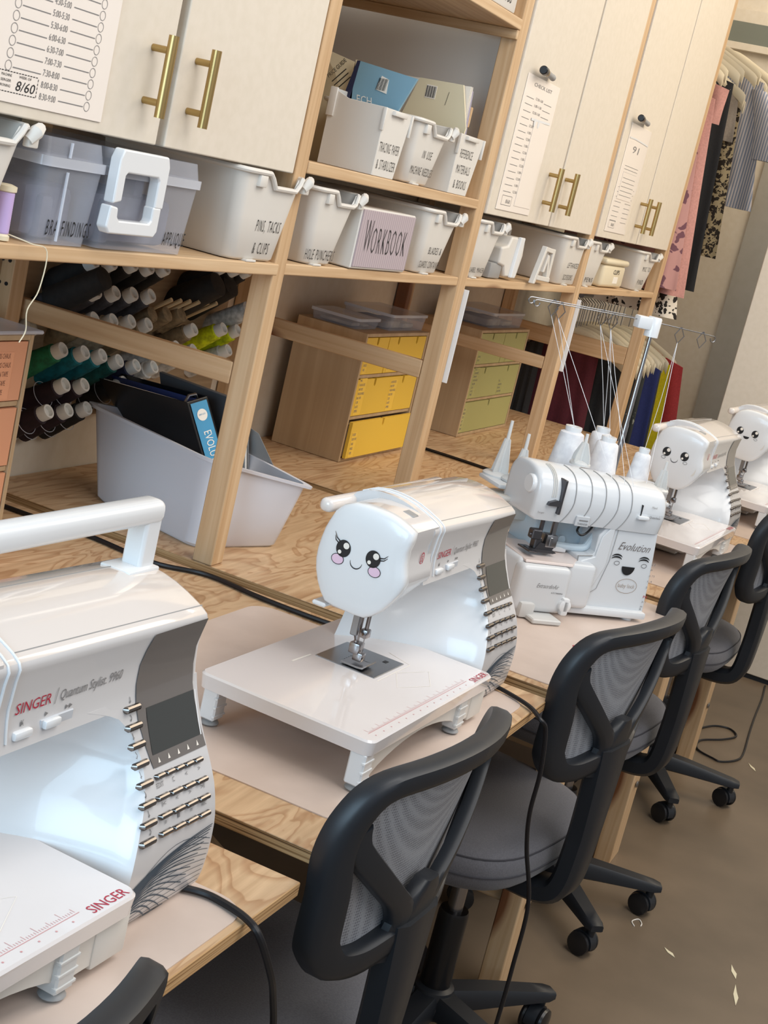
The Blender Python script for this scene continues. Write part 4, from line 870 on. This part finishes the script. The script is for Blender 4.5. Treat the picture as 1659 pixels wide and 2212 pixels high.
    b=MB(); b.tube([(nx,ny,.113),(nx,ny,.076)],[.0009,.0006],6); L(b,'needle',nb)
    b=MB(); b.tube([(nx-.006,ny,.118),(nx-.016,ny-.006,.118)],.0028,10); L(b,'needle_screw',nb)
    b=MB(); b.rbox(nx-.02,nx-.014,ny+.004,ny+.014,.116,.152,.001,1); b.tube([(nx-.016,ny+.008,.118),(nx-.026,ny-.0,.112)],.0015,8); b.build('threader_lever',STEEL,t)
    b=MB(); b.rbox(-.372,-.33,.145,.165,.146,.152,.002,1); b.build('thread_cutter',WHITE,t)
    return t
YW=R(-2.8)
machine('largest foreground sewing machine, white and silver with its carrying handle raised',(1.147,.533,.7517),YW,'lash',True)
machine('white sewing machine with eyelash face sticker and pink cheeks',(2.003,.508,.7517),YW,'lash',False)
machine('white sewing machine with round eyes and small smile, behind the overlock machine',(3.674,.452,.7517),YW,'smile',False)
machine('white sewing machine with round eyes and open grin, at the right photo edge',(4.505,.420,.7517),YW,'grin',False,False)
# ---------------------------------------------------------------- overlock machine (origin: right front bottom; x=u, y=v back, z up)
SG=thing('overlock_machine','white overlock machine with laughing face sticker and telescopic thread pole','overlock machine',(2.64,.443,.7517),R(-43))
OWH=mat('serger_white',rgb(214,217,220),.25,coat=.3); OWB=mat('serger_cool_lit_blue',rgb(196,212,222),.3)  # bluish copy puts cool daylight on the white inner faces into the colour
b=MB(); b.rbox(-.30,.0,-.01,.17,.006,.02,.004,2)
for x in (-.28,-.03):
    for y in (.01,.15): b.lathe([(.012,.0002),(.012,.007)],(x,y,0),n=14)
b.build('base',OWH,SG)
b=MB()
CP=[(.0015,.008),(-.002,.06),(-.008,.12),(-.0165,.195),(-.108,.195),(-.117,.187),(-.1415,.156),(-.1405,.124),(-.146,.117),(-.176,.114),(-.172,.08),(-.163,.04),(-.155,.008)]
b.loft([[(x*.995-.0005,.0035 if z<.01 else .004,z) for x,z in CP],[(x,.012,z) for x,z in CP],[(x,.15,z) for x,z in CP],[(x,.16,z) for x,z in CP]]); 
b.build('right_column',OWH,SG,bevel=.003,seg=3)
b=MB(); b.prism([(-.112,.186),(-.112,.10),(-.128,.06),(-.150,.045),(-.162,.06),(-.168,.105),(-.14,.116),(-.136,.155)],1,.0005,.006); b.build('column_scoop',OWH,SG,bevel=.002,seg=3)
b=MB(); b.tube([(x+.001,.003,z) for x,z in CP[8:13]],.0012,5); b.tube([(-.152,.0025,.03),(-.118,.0025,.055),(-.106,.0025,.11),(-.104,.0025,.19)],.0005,5); b.build('column_groove',GREYP,SG)
b=MB(); b.rbox(-.245,-.125,.062,.15,.09,.185,.006,3); b.build('inner_wall',OWB,SG)
b=MB(); b.tube(spline([(-.222,.058,.118),(-.205,.04,.119),(-.155,.03,.122),(-.142,.03,.135),(-.128,.03,.168)],5),.007,10); b.build('inner_fillet',OWB,SG)
# bed / looper cover
b=MB(); b.rbox(-.308,-.14,-.02,.16,.018,.104,.010,3); b.build('bed',OWH,SG)
b=MB(); b.rbox(-.310,-.203,-.040,-.004,.010,.098,.012,4); lc=b.build('looper_cover',OWH,SG)
b=MB(); b.loft([[(-.3,-.028,.0985),(-.2,-.028,.0985),(-.16,.02,.0985+.006),(-.135,.075,.106),(-.3,.085,.106)],[(-.3,-.026,.1035),(-.2,-.026,.1035),(-.16,.021,.1075),(-.136,.076,.110),(-.3,.086,.110)]]); b.build('cloth_plate',mat('serger_plate',rgb(226,212,206),.2,coat=.3),SG,bevel=.0015)
b=MB(); b.box(-.206,-.2045,-.012,-.004,.008,.1); b.box(-.2035,-.155,-.0075,-.007,.0485,.0495); b.build('cover_gap',GREYP,SG)
b=MB(); b.rbox(-.285,-.225,-.075,-.03,.001,.010,.002,1); b.rbox(-.30,-.27,-.05,-.02,.002,.03,.004,2); b.build('waste_tray',FROST,SG)
b=MB(); b.lathe([(.0,0),(.012,0),(.012,.012),(.009,.014)],(-.208,-.036,.03),(0,-1,0),18); b.rbox(-.215,-.2,-.05,-.036,.012,.045,.004,2); b.build('threading_lever',WHITE,SG)
# top housing
HS=[(.0,.172),(-.004,.19),(-.006,.21),(-.004,.232),(.004,.250),(.018,.261),(.036,.266),(.06,.268),(.09,.264),(.108,.252),(.115,.23),(.115,.172)]
HS=[(p.x,p.y) for p in spline([(a,c,0) for a,c in HS],3)]
b=MB(); rings=[]
for x,s in ((-.298,.80),(-.2975,.90),(-.294,.97),(-.288,1),(-.03,1),(-.021,.985),(-.0165,.94),(-.015,.85)):
    z_=lambda z,x=x:.22+(z-.22)*s+( -.012*(x+.30)/.3 if z>.21 else 0)
    rings.append([(x,.055+(y-.055)*s,z_(z)) for y,z in HS])
b.loft(rings); b.build('top_housing',OWH,SG,smooth=55)
def hz(z,x): return z-(.012*(x+.30)/.3 if z>.21 else 0)
b=MB()
for x0 in (-.2195,-.185,-.154,-.125,-.096):
    P=[]
    for i,(y,z) in enumerate(HS[0:22]):
        q=max(0,(.212-z)/.04); xx=x0-.012*q*q-.004*q
        P.append((xx,y-.0006,hz(z,xx)+.0004))
    b.tube(P,.0010,5)
b.build('thread_grooves',GREYP,SG)
b=MB(); b.lathe([(.0,.010),(.015,.010),(.017,.008),(.017,-.004)],(-.296,.022,.232),(-1,0,0),26); b.build('pressure_knob',WHITE,SG)
b=MB(); b.rbox(-.252,-.246,-.012,.02,.188,.252,.001,1); b.prism([(-.276,.203),(-.274,.209),(-.26,.214),(-.25,.212),(-.25,.203)],1,-.014,-.004); b.build('take_up_lever',DSTEEL,SG)
b=MB()
for k in range(3): b.tube([(-.268+.0035*k,y-.0007,z) for y,z in HS[7:20]],.0008,5)
b.build('housing_ribs',WHITEM,SG)
b=MB(); b.rbox(-.207,-.178,-.0075,-.003,.171,.190,.001,1); b.build('lower_label_panel',mat('serger_grey_panel',rgb(196,200,204),.4),SG)
b=MB(); b.rbox(-.2005,-.182,-.0085,-.007,.1815,.1835,.0002,1); b.text('THREADER',(-.203,-.0082,.174),h=.004,w=.022); b.text('Mixed',(-.052,-.0072,.222),h=.0045,w=.011); b.text('Outerless',(-.052,-.0068,.203),h=.0048,w=.024); b.text('Serger',(-.29,-.0072,.186),h=.0035,w=.014)
b.build('housing_lettering',INKG,SG,smooth=0)
b=MB(); b.rbox(-.0735,-.072,-.008,-.003,.206,.226,.0003,1); b.build('slider_slot',INK,SG)
b=MB(); b.rbox(-.079,-.055,-.013,-.004,.199,.206,.002,2); b.build('slider_knob',WHITE,SG)
# front lettering and sticker on the column
YF=.0022
b=MB()
b.text('Evolution',(-.094,YF,.135),h=.016,w=.068,shear=.4,thin=.008); b.build('model_lettering',INKB,SG,smooth=0)
b=MB()
for cx,s in ((-.0915,1),(-.030,1)):
    for k in range(2): b.rib([(cx+.0125*math.cos(a),YF,.1155+.0035*k*0+.0075*math.sin(a)-.0045*k+.002) for a in [R(25+130*j/10) for j in range(11)]],[.0008+.0022*math.sin(PI*j/10) for j in range(11)],(0,-1,0))
    b.ring((cx+.003,YF,.1085),(1,0,0),(0,0,1),.0062,.0042,.0008)
b.poly([(-.0605+.0145*math.cos(a),YF,.1035+.0165*math.sin(a)) for a in [PI+PI*k/18 for k in range(19)]])
b.build('face_sticker',INK,SG,smooth=0)
b=MB(); b.ring((-.0535,YF,.066),(1,0,0),(0,0,1),.0235,.0145,.0008,36); b.text('baby lock',(-.0535,YF,.0625),thin=.012,h=.0085,w=.037,align='C'); b.build('brand_emblem',mat('bronze_ink',rgb(150,128,108),.5),SG,smooth=0)
b=MB(); b.text('N',(-.009,YF,.0465),h=.0055,w=.0075); b.build('red_mark',INKR,SG,smooth=0)
b=MB()
for z,s in ((.112,'[]'),(.101,'8'),(.089,'0.75'),(.078,'1-4'),(.066,'2'),(.037,'3-5'),(.027,'M'),(.022,'R')): b.text(s,(-.0095,YF,z),h=.0038,w=.003*len(s)+.001)
b.build('dial_marks',INKG,SG,smooth=0)
b=MB(); b.text('ExtraordinAir',(-.273,-.0408,.0585),h=.0085,w=.045,shear=.35,thin=.008); b.build('model_lettering',INKG,lc,smooth=0)
b=MB(); b.text('AUTO THREADING',(-.240,-.0408,.0495),h=.0028,w=.024); b.build('small_lettering',INK,lc,smooth=0)
# needle and presser assembly
b=MB(); b.lathe([(.004,.128),(.004,.178)],(-.262,.012,0),n=10); b.rbox(-.282,-.262,.002,.02,.134,.152,.002,1); b.rbox(-.272,-.258,.004,.022,.116,.138,.002,1); b.tube([(-.286,.008,.142),(-.278,.008,.142)],.003,8); b.build('presser_assembly',DSTEEL,SG)
b=MB(); b.rbox(-.252,-.228,.0,.022,.122,.146,.003,2); b.lathe([(.0055,.14),(.0055,.182)],(-.235,.012,0),n=10); b.rbox(-.246,-.240,-.003,.001,.125,.142,.001,1); b.tube([(-.237,.008,.122),(-.237,.008,.108)],.001,6); b.build('needle_clamp',STEEL,SG)
b=MB(); b.loft([[(-.29,-.012,.114),(-.272,-.012,.113),(-.272,.03,.113),(-.29,.03,.113)],[(-.29,-.014,.117),(-.272,-.014,.1155),(-.272,.03,.1155),(-.29,.03,.1155)]]); b.prism([(-.285,.1115),(-.232,.1115),(-.225,.1135),(-.232,.1175),(-.285,.117)],1,.0,.018); b.prism([(-.27,.117),(-.235,.117),(-.23,.124),(-.262,.13)],1,.002,.016); b.build('presser_foot',DSTEEL,SG)
b=MB(); b.tube(spline([(-.178,.02,.166),(-.186,.012,.158),(-.18,.006,.152),(-.168,.008,.156),(-.15,.02,.168),(-.135,.03,.19)],5),.0022,8); b.build('looper_hook',BLACKS,SG)
b=MB(); b.rbox(-.225,-.185,.03,.05,.108,.118,.003,2); b.build('thread_guide_tab',WHITE,SG)
b=MB(); b.lathe([(.0,0),(.007,0),(.008,.002),(.008,.008)],(-.19,.055,.128),(0,-1,0),18); b.build('blue_dial',OWB,SG)
b=MB(); b.lathe([(.0,.016),(.024,.016),(.03,.012),(.03,0),(.02,-.004)],(.0015,.085,.15),(1,0,0),26); b.build('handwheel',WHITE,SG)
b=MB(); b.rbox(.0,.02,.08,.105,.001,.022,.005,2); b.build('power_socket',WHITE,SG)
b=MB(); b.rbox(-.325,-.29,.08,.1,.178,.187,.003,2); b.rbox(-.31,-.24,.1,.16,.14,.18,.006,2); b.build('rear_lever',WHITEM,SG)
# thread stand
b=MB(); b.rbox(-.20,.085,.125,.225,.198,.208,.004,2); b.rbox(-.10,.02,.11,.18,.10,.2,.006,2); st=b.build('thread_stand',OWH,SG)
b=MB(); b.lathe([(.006,.205),(.006,.34),(.0048,.345),(.0048,.44),(.0038,.445),(.0038,.552)],(-.035,.17,0),n=14); b.build('pole',CHROME,st)
b=MB(); b.lathe([(.014,.515),(.014,.55),(.012,.553)],(-.035,.17,0),n=20); b.rbox(-.075,-.035,.16,.18,.527,.551,.003,2); b.build('pole_cap',WHITE,st)
GD=[]
for nm,y,x0 in (('guide_arm',.17,-.295),('guide_arm',.215,-.282),('guide_arm',.17,.108)):
    b=MB(); z=.542
    P=[(-.035,.172,z),(lerp(-.035,x0,.15),y,z+.001),(x0,y,z-.002)]
    e=Vector((x0,y,z-.002)); s=1 if x0>0 else -1
    P+=[e+Vector((s*.006*math.sin(a),0,-.006+.006*math.cos(a))) for a in [R(k*40) for k in range(1,8)]]
    b.tube(P,.0011,6); ar=b.build(nm,STEEL,st)
    for f in (.8,.35) if s<0 else (.45,.82):
        c=Vector((lerp(-.035,x0,f),y,z-.004)); w=MB(); w.tube([c+Vector(v) for v in ((-.002,0,.006),(.002,0,.004),(.011,0,-.010),(0,0,-.026),(-.011,0,-.010),(-.002,0,.004),(.002,0,.006))],.0011,5); w.build('wire_loop',STEEL,ar); GD.append(c+Vector((0,0,-.024)))
def pin(x,y,z0,h,fins=True,disc=.032,fw=.021):
    b=MB(); b.lathe([(disc,0),(disc,.004),(disc*.85,.007),(.009,.009)],(x,y,z0),n=24)
    b.lathe([(.005,.005),(.003,h)],(x,y,z0),n=10)
    if fins:
        for k in range(4):
            a=PI/2*k+.4; d=Vector((math.cos(a),math.sin(a),0)); n=Vector((-d.y,d.x,0))*.0011; o=Vector((x,y,z0+.006))
            A=[o+d*.003,o+d*fw,o+d*(fw-.002)+Vector((0,0,.012)),o+d*.007+Vector((0,0,h*.62)),o+d*.003+Vector((0,0,h*.62))]
            b.loft([[q+n for q in A],[q-n for q in A]])
    return b.build('spool_pin',FROST if fins else WHITE,st)
pin(-.243,.165,.198,.095); pin(-.262,.205,.196,.11); pin(-.16,.10,.262,.06,True,.02); pin(.062,.14,.225,.062,True,.018,.015)
b=MB(); b.rbox(-.30,-.19,.13,.215,.188,.197,.004,2); b.rbox(-.235,-.175,.15,.2,.15,.19,.006,2); b.build('left_tray',OWH,st)
b=MB(); b.lathe([(.042,0),(.043,.006),(.038,.010)],(-.263,.150,.166),n=30); b.lathe([(.012,.008),(.005,.05),(.004,.052)],(-.263,.150,.166),n=14); b.build('felt_disc',WHITE,st)
WT=noisy('white_thread',rgb(236,236,238),rgb(218,218,222),60,.6,3,.15)
SGM=Matrix.Translation((2.64,.443,.7517))@Matrix.Rotation(R(-43),4,'Z')
def wcone(label,x,y,z,r0,r1,h):
    t=thing('thread_cone',label,'thread cone',SGM@Vector((x,y,z)),0,'white cones on the overlock machine')
    b=MB(); b.lathe([(r0*.8,0),(r0,.003)]+[(lerp(r0,r1,k/8)+(.0004 if k%2 else 0),.003+(h-.016)*k/8) for k in range(9)]+[(r1*.75,h-.010)],n=26); b.build('thread',WT,t,smooth=50)
    b=MB(); b.lathe([(r1*.62,h-.014),(r1*.72,h-.003),(r1*.70,h),(r1*.45,h),(r1*.40,h-.008)],n=22); b.build('tube_end',WHITE,t)
wcone('tall white thread cone, left one behind the overlock machine',-.148,.17,.2085,.036,.023,.112)
wcone('white thread cone in the middle behind the overlock machine, nearer of a pair',-.074,.155,.2085,.034,.021,.106)
wcone('white thread cone half hidden right behind the middle cone',-.052,.215,.2085,.032,.020,.112)
wcone('slim white thread cone, right one behind the overlock machine',.02,.165,.2085,.0235,.0155,.093)
b=MB()
for a,c in ((( -.148,.17,.32),GD[0]),((-.148,.17,.32),GD[2]),((-.074,.155,.313),GD[1]),((-.052,.215,.32),GD[1]),((-.052,.215,.32),GD[3]),((.02,.165,.30),GD[4]),((-.148,.0,.262),GD[0]),((-.10,.0,.256),GD[3]),((-.06,.02,.262),GD[4]),((-.12,.0,.258),GD[1])):
    b.tube([Vector(a),lerp(Vector(a),c,.5)+Vector((.002,0,-.002)),c],.00055,4)
b.build('threads',WT,st)
b=MB(); P=[(.0,0),(.012,.004),(.016,.0),(.010,-.006),(.003,-.005)]; b.prism(P,2,0,.0008); o=b.build('thread_snippet',INKR); o.location=(2.33,.49,.7516); tag(o,'tiny red thread snippet on the pale mat in front of the overlock machine','scrap')
# ---------------------------------------------------------------- task chairs (origin on the floor under the gas lift, facing +y)
def YB(z): return -.222+(.9-z)*.126
def BK(u,z,o=0): return Vector((u,YB(z)+.071*(u/.23)**2+o,z))
def sweep(P,w,th,mb,closed=False,o0=0):
    """rounded flat bar along 2-D path P on the curved back surface"""
    N=len(P); rings=[]
    for i,p in enumerate(P):
        a=P[(i+1)%N] if closed or i+1<N else p; c=P[i-1] if closed or i>0 else p
        tx,tz=a[0]-c[0],a[1]-c[1]; L=math.hypot(tx,tz) or 1; nx,nz=-tz/L,tx/L; ww=(w[i] if isinstance(w,(list,tuple)) else w)/2
        ring=[]
        for s,o in ((-1,-.45),(-.8,-.9),(-.4,-1),(.4,-1),(.8,-.9),(1,-.45),(1,.45),(.85,.9),(-.85,.9),(-1,.45)): ring.append(BK(p[0]+nx*ww*s,p[1]+nz*ww*s,o0+th/2*o))
        rings.append(ring)
    if closed: rings.append(rings[0]); mb.loft(rings,True,False)
    else: mb.loft(rings,True,True)
def half(z): return interp([(.62,.135),(.645,.160),(.69,.170),(.77,.178),(.82,.182),(.845,.176),(.865,.15)],z)
CL=['black mesh-back office chair, only its back tip showing at the bottom left corner','black mesh-back office chair nearest in view, in front of the eyelash sewing machine','second black mesh-back office chair, in front of the overlock machine','third black mesh-back office chair, behind the two nearer ones','farthest black mesh-back office chair cut by the right photo edge']
def chair(label,loc,rz,brot):
    t=thing('office_chair',label,'chair',loc,rz,'black mesh office chairs at the workbenches')
    wt,wb,zt,zb=.199-.016,.177-.017,.881-.013,.611+.018; hh=zt-zb
    op=[(0,zt),(.5*wt,zt-.004),(.83*wt,zt-.013),(.965*wt,zt-.042),(wt,zt-.085),(lerp(wt,wb,.5),zb+.42*hh),(lerp(wt,wb,.85),zb+.2*hh),(wb*.98,zb+.12*hh),(.85*wb,zb+.025*hh),(.62*wb,zb),(.3*wb,zb+.008),(0,zb+.010)]
    op=op+[(-x,z) for x,z in op[-2:0:-1]]
    P=[(p.x,p.y) for p in spline([(x,z,0) for x,z in op],5,True)]
    W=[lerp(.038,.028,sm(min(max((z-.66)/.17,0),1))) if z<.84 else .028 for x,z in P]
    b=MB(); sweep(P,W,.029,b,True,.003); b.build('back_frame',BLACK,t,smooth=50); fr=t.children[0]
    b=MB()
    for s in (-1,1):
        q=[(p.x,p.y) for p in spline([(s*.176,.806,0),(s*.166,.790,0),(s*.145,.768,0),(s*.10,.728,0),(s*.055,.690,0),(s*.035,.664,0),(s*.03,.635,0)],4)]
        N=len(q); sweep(q,[.028+.014*max(0,1-i/5)+.030*max(0,(i-N*.6)/(N*.4)) for i in range(N)],.020,b)
    sweep([(0,.708),(0,.69),(0,.668),(0,.64),(0,.612)],[.03,.075,.11,.125,.12],.021,b)
    b.build('back_brace',BLACK,t,smooth=50)
    rows=[.622+.243*i/20 for i in range(21)]; b=MB()
    b.loft([[BK(lerp(-half(z),half(z),k/16),z,.006+.012*math.sin(PI*(z-.622)/.243)*(1-(2*k/16-1)**2)) for k in range(17)] for z in rows],False,False); b.build('back_mesh',MESHM,t,smooth=60)
    # support bar (J) down and under the seat
    b=MB(); path=[(p.x,p.y) for p in spline([(-.192,.66,0),(-.192,.58,0),(-.190,.48,0),(-.182,.405,0),(-.155,.378,0),(-.09,.372,0),(.03,.376,0)],5)]
    rings=[]
    for i,(y,z) in enumerate(path):
        a=path[min(i+1,len(path)-1)]; c=path[max(i-1,0)]; ty,tz=a[0]-c[0],a[1]-c[1]; L=math.hypot(ty,tz); ny,nz=-tz/L,ty/L
        wj=lerp(.052,.034,min(1,i/9)); rings.append([(sx*wj,y+ny*.019*sy+.004,z+nz*.019*sy) for sx,sy in ((-1,-.6),(-.7,-1),(.7,-1),(1,-.6),(1,.6),(.7,1),(-.7,1),(-1,.6))])
    b.loft(rings); b.build('support_bar',BLACK,t,smooth=50)
    # seat
    b=MB(); rings=[]
    for z,s in ((.398,.88),(.402,.94),(.412,.975),(.428,1),(.446,1.0),(.458,.985),(.466,.955),(.471,.90),(.474,.80),(.476,.5),(.476,.15)):
        ring=[]
        for k in range(40):
            q=2*PI*k/40; c,sn=math.cos(q),math.sin(q); e=.62; x=.235*s*math.copysign(abs(c)**e,c); y=.225*s*math.copysign(abs(sn)**e,sn)+.075
            ring.append((x,y,z+.012*(abs(x)/.235)**2*(.4)+(-.020*max(0,(y-.2)/.1) if z>.43 else 0)))
        rings.append(ring)
    b.loft(rings); seat=b.build('seat',SEAT,t,smooth=60)
    b=MB()
    for z,s in ((.432,1.003),(.4605,.978)):
        b.tube([(.235*s*math.copysign(abs(math.cos(q))**.62,math.cos(q)),.225*s*math.copysign(abs(math.sin(q))**.62,math.sin(q))+.075,z+.005*(abs(math.cos(q)))**1.2) for q in [2*PI*k/60 for k in range(60)]],.0016,5,closed=True)
    b.build('seat_piping',mat('seat_seam',rgb(66,66,72),.9) if 'seat_seam' not in bpy.data.materials else bpy.data.materials['seat_seam'],seat)
    b=MB(); b.rbox(-.10,.10,-.06,.20,.382,.402,.006,2); b.rbox(-.05,.05,-.05,.06,.352,.384,.006,2); b.build('seat_plate',BLACK,t)
    b=MB(); b.tube([(.05,.0,.372),(.20,.0,.372),(.235,.0,.368)],[.005,.005,.008],8); b.build('height_lever',BLACK,t)
    b=MB(); b.lathe([(.014,.24),(.014,.36)],n=18); gl=b.build('gas_lift',CHROME,t)
    b=MB(); b.lathe([(.025,.075),(.028,.082),(.027,.255),(.025,.262),(.014,.263)],n=24); b.build('lift_sleeve',BLACKS,gl)
    b=MB(); b.lathe([(.02,.058),(.04,.062),(.042,.085),(.036,.112),(.026,.118)],n=24)
    tips=[]
    for k in range(5):
        a=R(brot+72*k); d=Vector((math.cos(a),math.sin(a),0)); n=Vector((-d.y,d.x,0)); rings=[]
        for r_,w,z0,z1 in ((.025,.024,.062,.108),(.12,.023,.064,.100),(.22,.020,.064,.088),(.252,.019,.064,.084),(.268,.014,.066,.080)):
            rings.append([d*r_+n*w*sx+Vector((0,0,lerp(z0,z1,sz))) for sx,sz in ((-1,.1),(-.8,0),(.8,0),(1,.1),(1,.75),(.75,1),(-.75,1),(-1,.75))])
        b.loft(rings); tips.append((d,n))
    b.build('star_base',BLACK,t,smooth=45)
    for k,(d,n) in enumerate(tips):
        ang=R(brot+72*k+[30,-40,60,15,-25][k]); f=Vector((math.cos(ang),math.sin(ang),0)); s=Vector((-f.y,f.x,0)); o=d*.249
        c=o+f*-.012+Vector((0,0,.0262)); b=MB(); b.lathe([(.006,.03),(.009,.055),(.009,.066)],o,n=10)
        hood=[c+f*.027*math.cos(q)+Vector((0,0,.028*math.sin(q))) for q in [R(-10+200*j/12) for j in range(13)]]
        b.loft([[p+s*.011 for p in hood],[p-s*.011 for p in hood]]); ca=b.build('caster',BLACK,t,smooth=40)
        for sd in (-1,1):
            w=MB(); w.lathe([(.0,0),(.018,0),(.0245,.003),(.026,.007),(.0245,.012),(.014,.0145),(.0,.015)],c+s*sd*.010,s*sd,22); w.build('wheel',BLACKS,ca)
    return t
chair(CL[0],(.70,.605,0),R(-5),20); chair(CL[1],(1.457,.592,0),R(-3.7),30); chair(CL[2],(2.235,.547,0),R(-10.2),321+10)
chair(CL[3],(2.95,.552,0),R(-7),222+7); chair(CL[4],(3.82,.53,0),R(-4),211+4)
# ---------------------------------------------------------------- cords
def cord(label,pts,r=.0032,n=8,name='power_cord'):
    o=Vector(pts[0]); b=MB(); b.tube([p-o for p in spline(pts,n)],r,8); q=b.build(name,RUB); q.location=o; return tag(q,label,'cord')
cord('black cord running in the gap beside the first post toward the middle machine',[(1.992,1.53,.7545),(1.99,1.445,.7545),(1.992,1.35,.7545),(1.997,1.257,.7545),(1.983,1.126,.7545),(2.018,1.043,.7545),(2.004,.934,.7545),(2.0,.84,.7545),(2.005,.74,.7545)],.0042)
cord('black cord on the workbench behind the overlock machine',[(3.64,1.50,.7545),(3.645,1.305,.7545),(3.64,1.193,.7545),(3.627,1.079,.7545),(3.61,.95,.7545)],.0042)
cord('black cord hanging over the bench edge from the foreground machine',[(1.118,.56,.757),(1.135,.523,.756),(1.136,.498,.7555),(1.128,.468,.7555),(1.122,.448,.748),(1.148,.438,.70),(1.175,.44,.66),(1.20,.44,.60),(1.215,.44,.5),(1.20,.45,.2),(1.19,.47,.006)],.0038)
cord('black cord hanging over the bench edge from the middle machine',[(1.99,.53,.757),(1.988,.503,.7557),(1.962,.453,.7557),(1.935,.425,.752),(1.945,.415,.735),(1.955,.408,.67),(1.96,.408,.60),(1.97,.40,.54),(1.985,.378,.45),(1.99,.376,.34),(1.99,.376,.25),(1.99,.38,.1),(1.99,.40,.006)],.0034)
cord('thin black cord looped on the floor by the farthest chair',[(4.30,.50,.004),(4.413,.484,.004),(4.522,.444,.004),(4.55,.395,.004),(4.50,.365,.004),(4.421,.395,.0045),(4.34,.45,.004),(4.252,.443,.004),(4.22,.39,.004),(4.217,.362,.004),(4.28,.325,.004),(4.362,.318,.004),(4.58,.335,.004),(4.772,.348,.004),(5.0,.36,.004),(5.17,.375,.004)],.0032)
for i,(x,y,l,m,lb) in enumerate(((3.0,.323,.035,PAPER,'curled white thread scrap on the floor by the second chair caster'),(2.928,.236,.02,CREAM,'short pale scrap on the floor in the lower right'),(2.865,.079,.045,CREAM,'long pale sliver at the lower right floor'),(2.96,.10,.03,CREAM,'small tan sliver on the floor at right'),(4.276,.275,.03,CREAM,'pale scrap on the floor beside the looped cord'))):
    b=MB(); 
    if i==0: b.tube(spline([(-.02,.012,.0015),(0,.016,.0015),(.018,0,.0015),(.002,-.006,.0015),(-.012,-.003,.0015)],5),.0013,5)
    else: b.prism([(-l,0),(-l*.2,-.005),(l*.3,-.001),(l,.002),(0,.006)],2,.0003,.0012)
    o=b.build('floor_scrap',m,smooth=0); o.location=(x,y,0); o.rotation_euler=(0,0,[.3,.8,.15,.3,.5][i]); tag(o,lb,'scrap')
# ---------------------------------------------------------------- light
def area(name,loc,target,size,sy,power,c):
    l=bpy.data.lights.new(name,'AREA'); l.shape='RECTANGLE'; l.size=size; l.size_y=sy; l.energy=power; l.color=c; o=bpy.data.objects.new(name,l); COL.objects.link(o); o.location=loc
    d=Vector(target)-Vector(loc); o.rotation_euler=d.to_track_quat('-Z','Y').to_euler(); return o
area('window_daylight',(-1.6,.75,1.75),(1.6,.6,.9),1.9,1.6,92,(.54,.79,1.0))
area('ceiling_or_fill_light',(2.0,-.3,3.1),(2.2,.5,.8),2.4,1.0,40,(1.0,.97,.93))
area('ceiling_or_fill_light',(4.4,-.6,3.0),(4.4,.9,1.4),1.6,1.2,46,(1.0,.86,.66))
area('ceiling_or_fill_light',(5.9,.3,2.85),(6.3,1.0,1.2),.9,.9,20,(1.0,.9,.76))  # unseen fill light, added to brighten the far end wall
area('ceiling_or_fill_light',(1.2,-1.6,2.8),(2.2,.6,1.0),2.2,1.2,34,(1.0,.98,.96))  # fill light added from the front, out of view
w=bpy.data.worlds.new('world'); SC.world=w; w.use_nodes=True; bg=w.node_tree.nodes['Background']; bg.inputs[0].default_value=(.97,.97,1.0,1); bg.inputs[1].default_value=.42
# ---------------------------------------------------------------- camera
cd=bpy.data.cameras.new('camera'); cam=bpy.data.objects.new('camera',cd); COL.objects.link(cam); SC.camera=cam
RM=((0.39420102,-0.89031184,0.22792627),(-0.12197735,-0.2965005,-0.94721116),(0.91089356,0.34558976,-0.22547868))
M=Matrix(((RM[0][0],-RM[1][0],-RM[2][0],0),(RM[0][1],-RM[1][1],-RM[2][1],0),(RM[0][2],-RM[1][2],-RM[2][2],1.45),(0,0,0,1)))
cam.matrix_world=M; cd.sensor_fit='VERTICAL'; cd.sensor_height=24; cd.lens=24*3093.0/2212; cd.clip_start=.02
SC.view_settings.view_transform='Standard'; SC.view_settings.look='None'; SC.view_settings.gamma=1; SC.view_settings.exposure=-0.22; SC.view_settings.use_curve_mapping=False
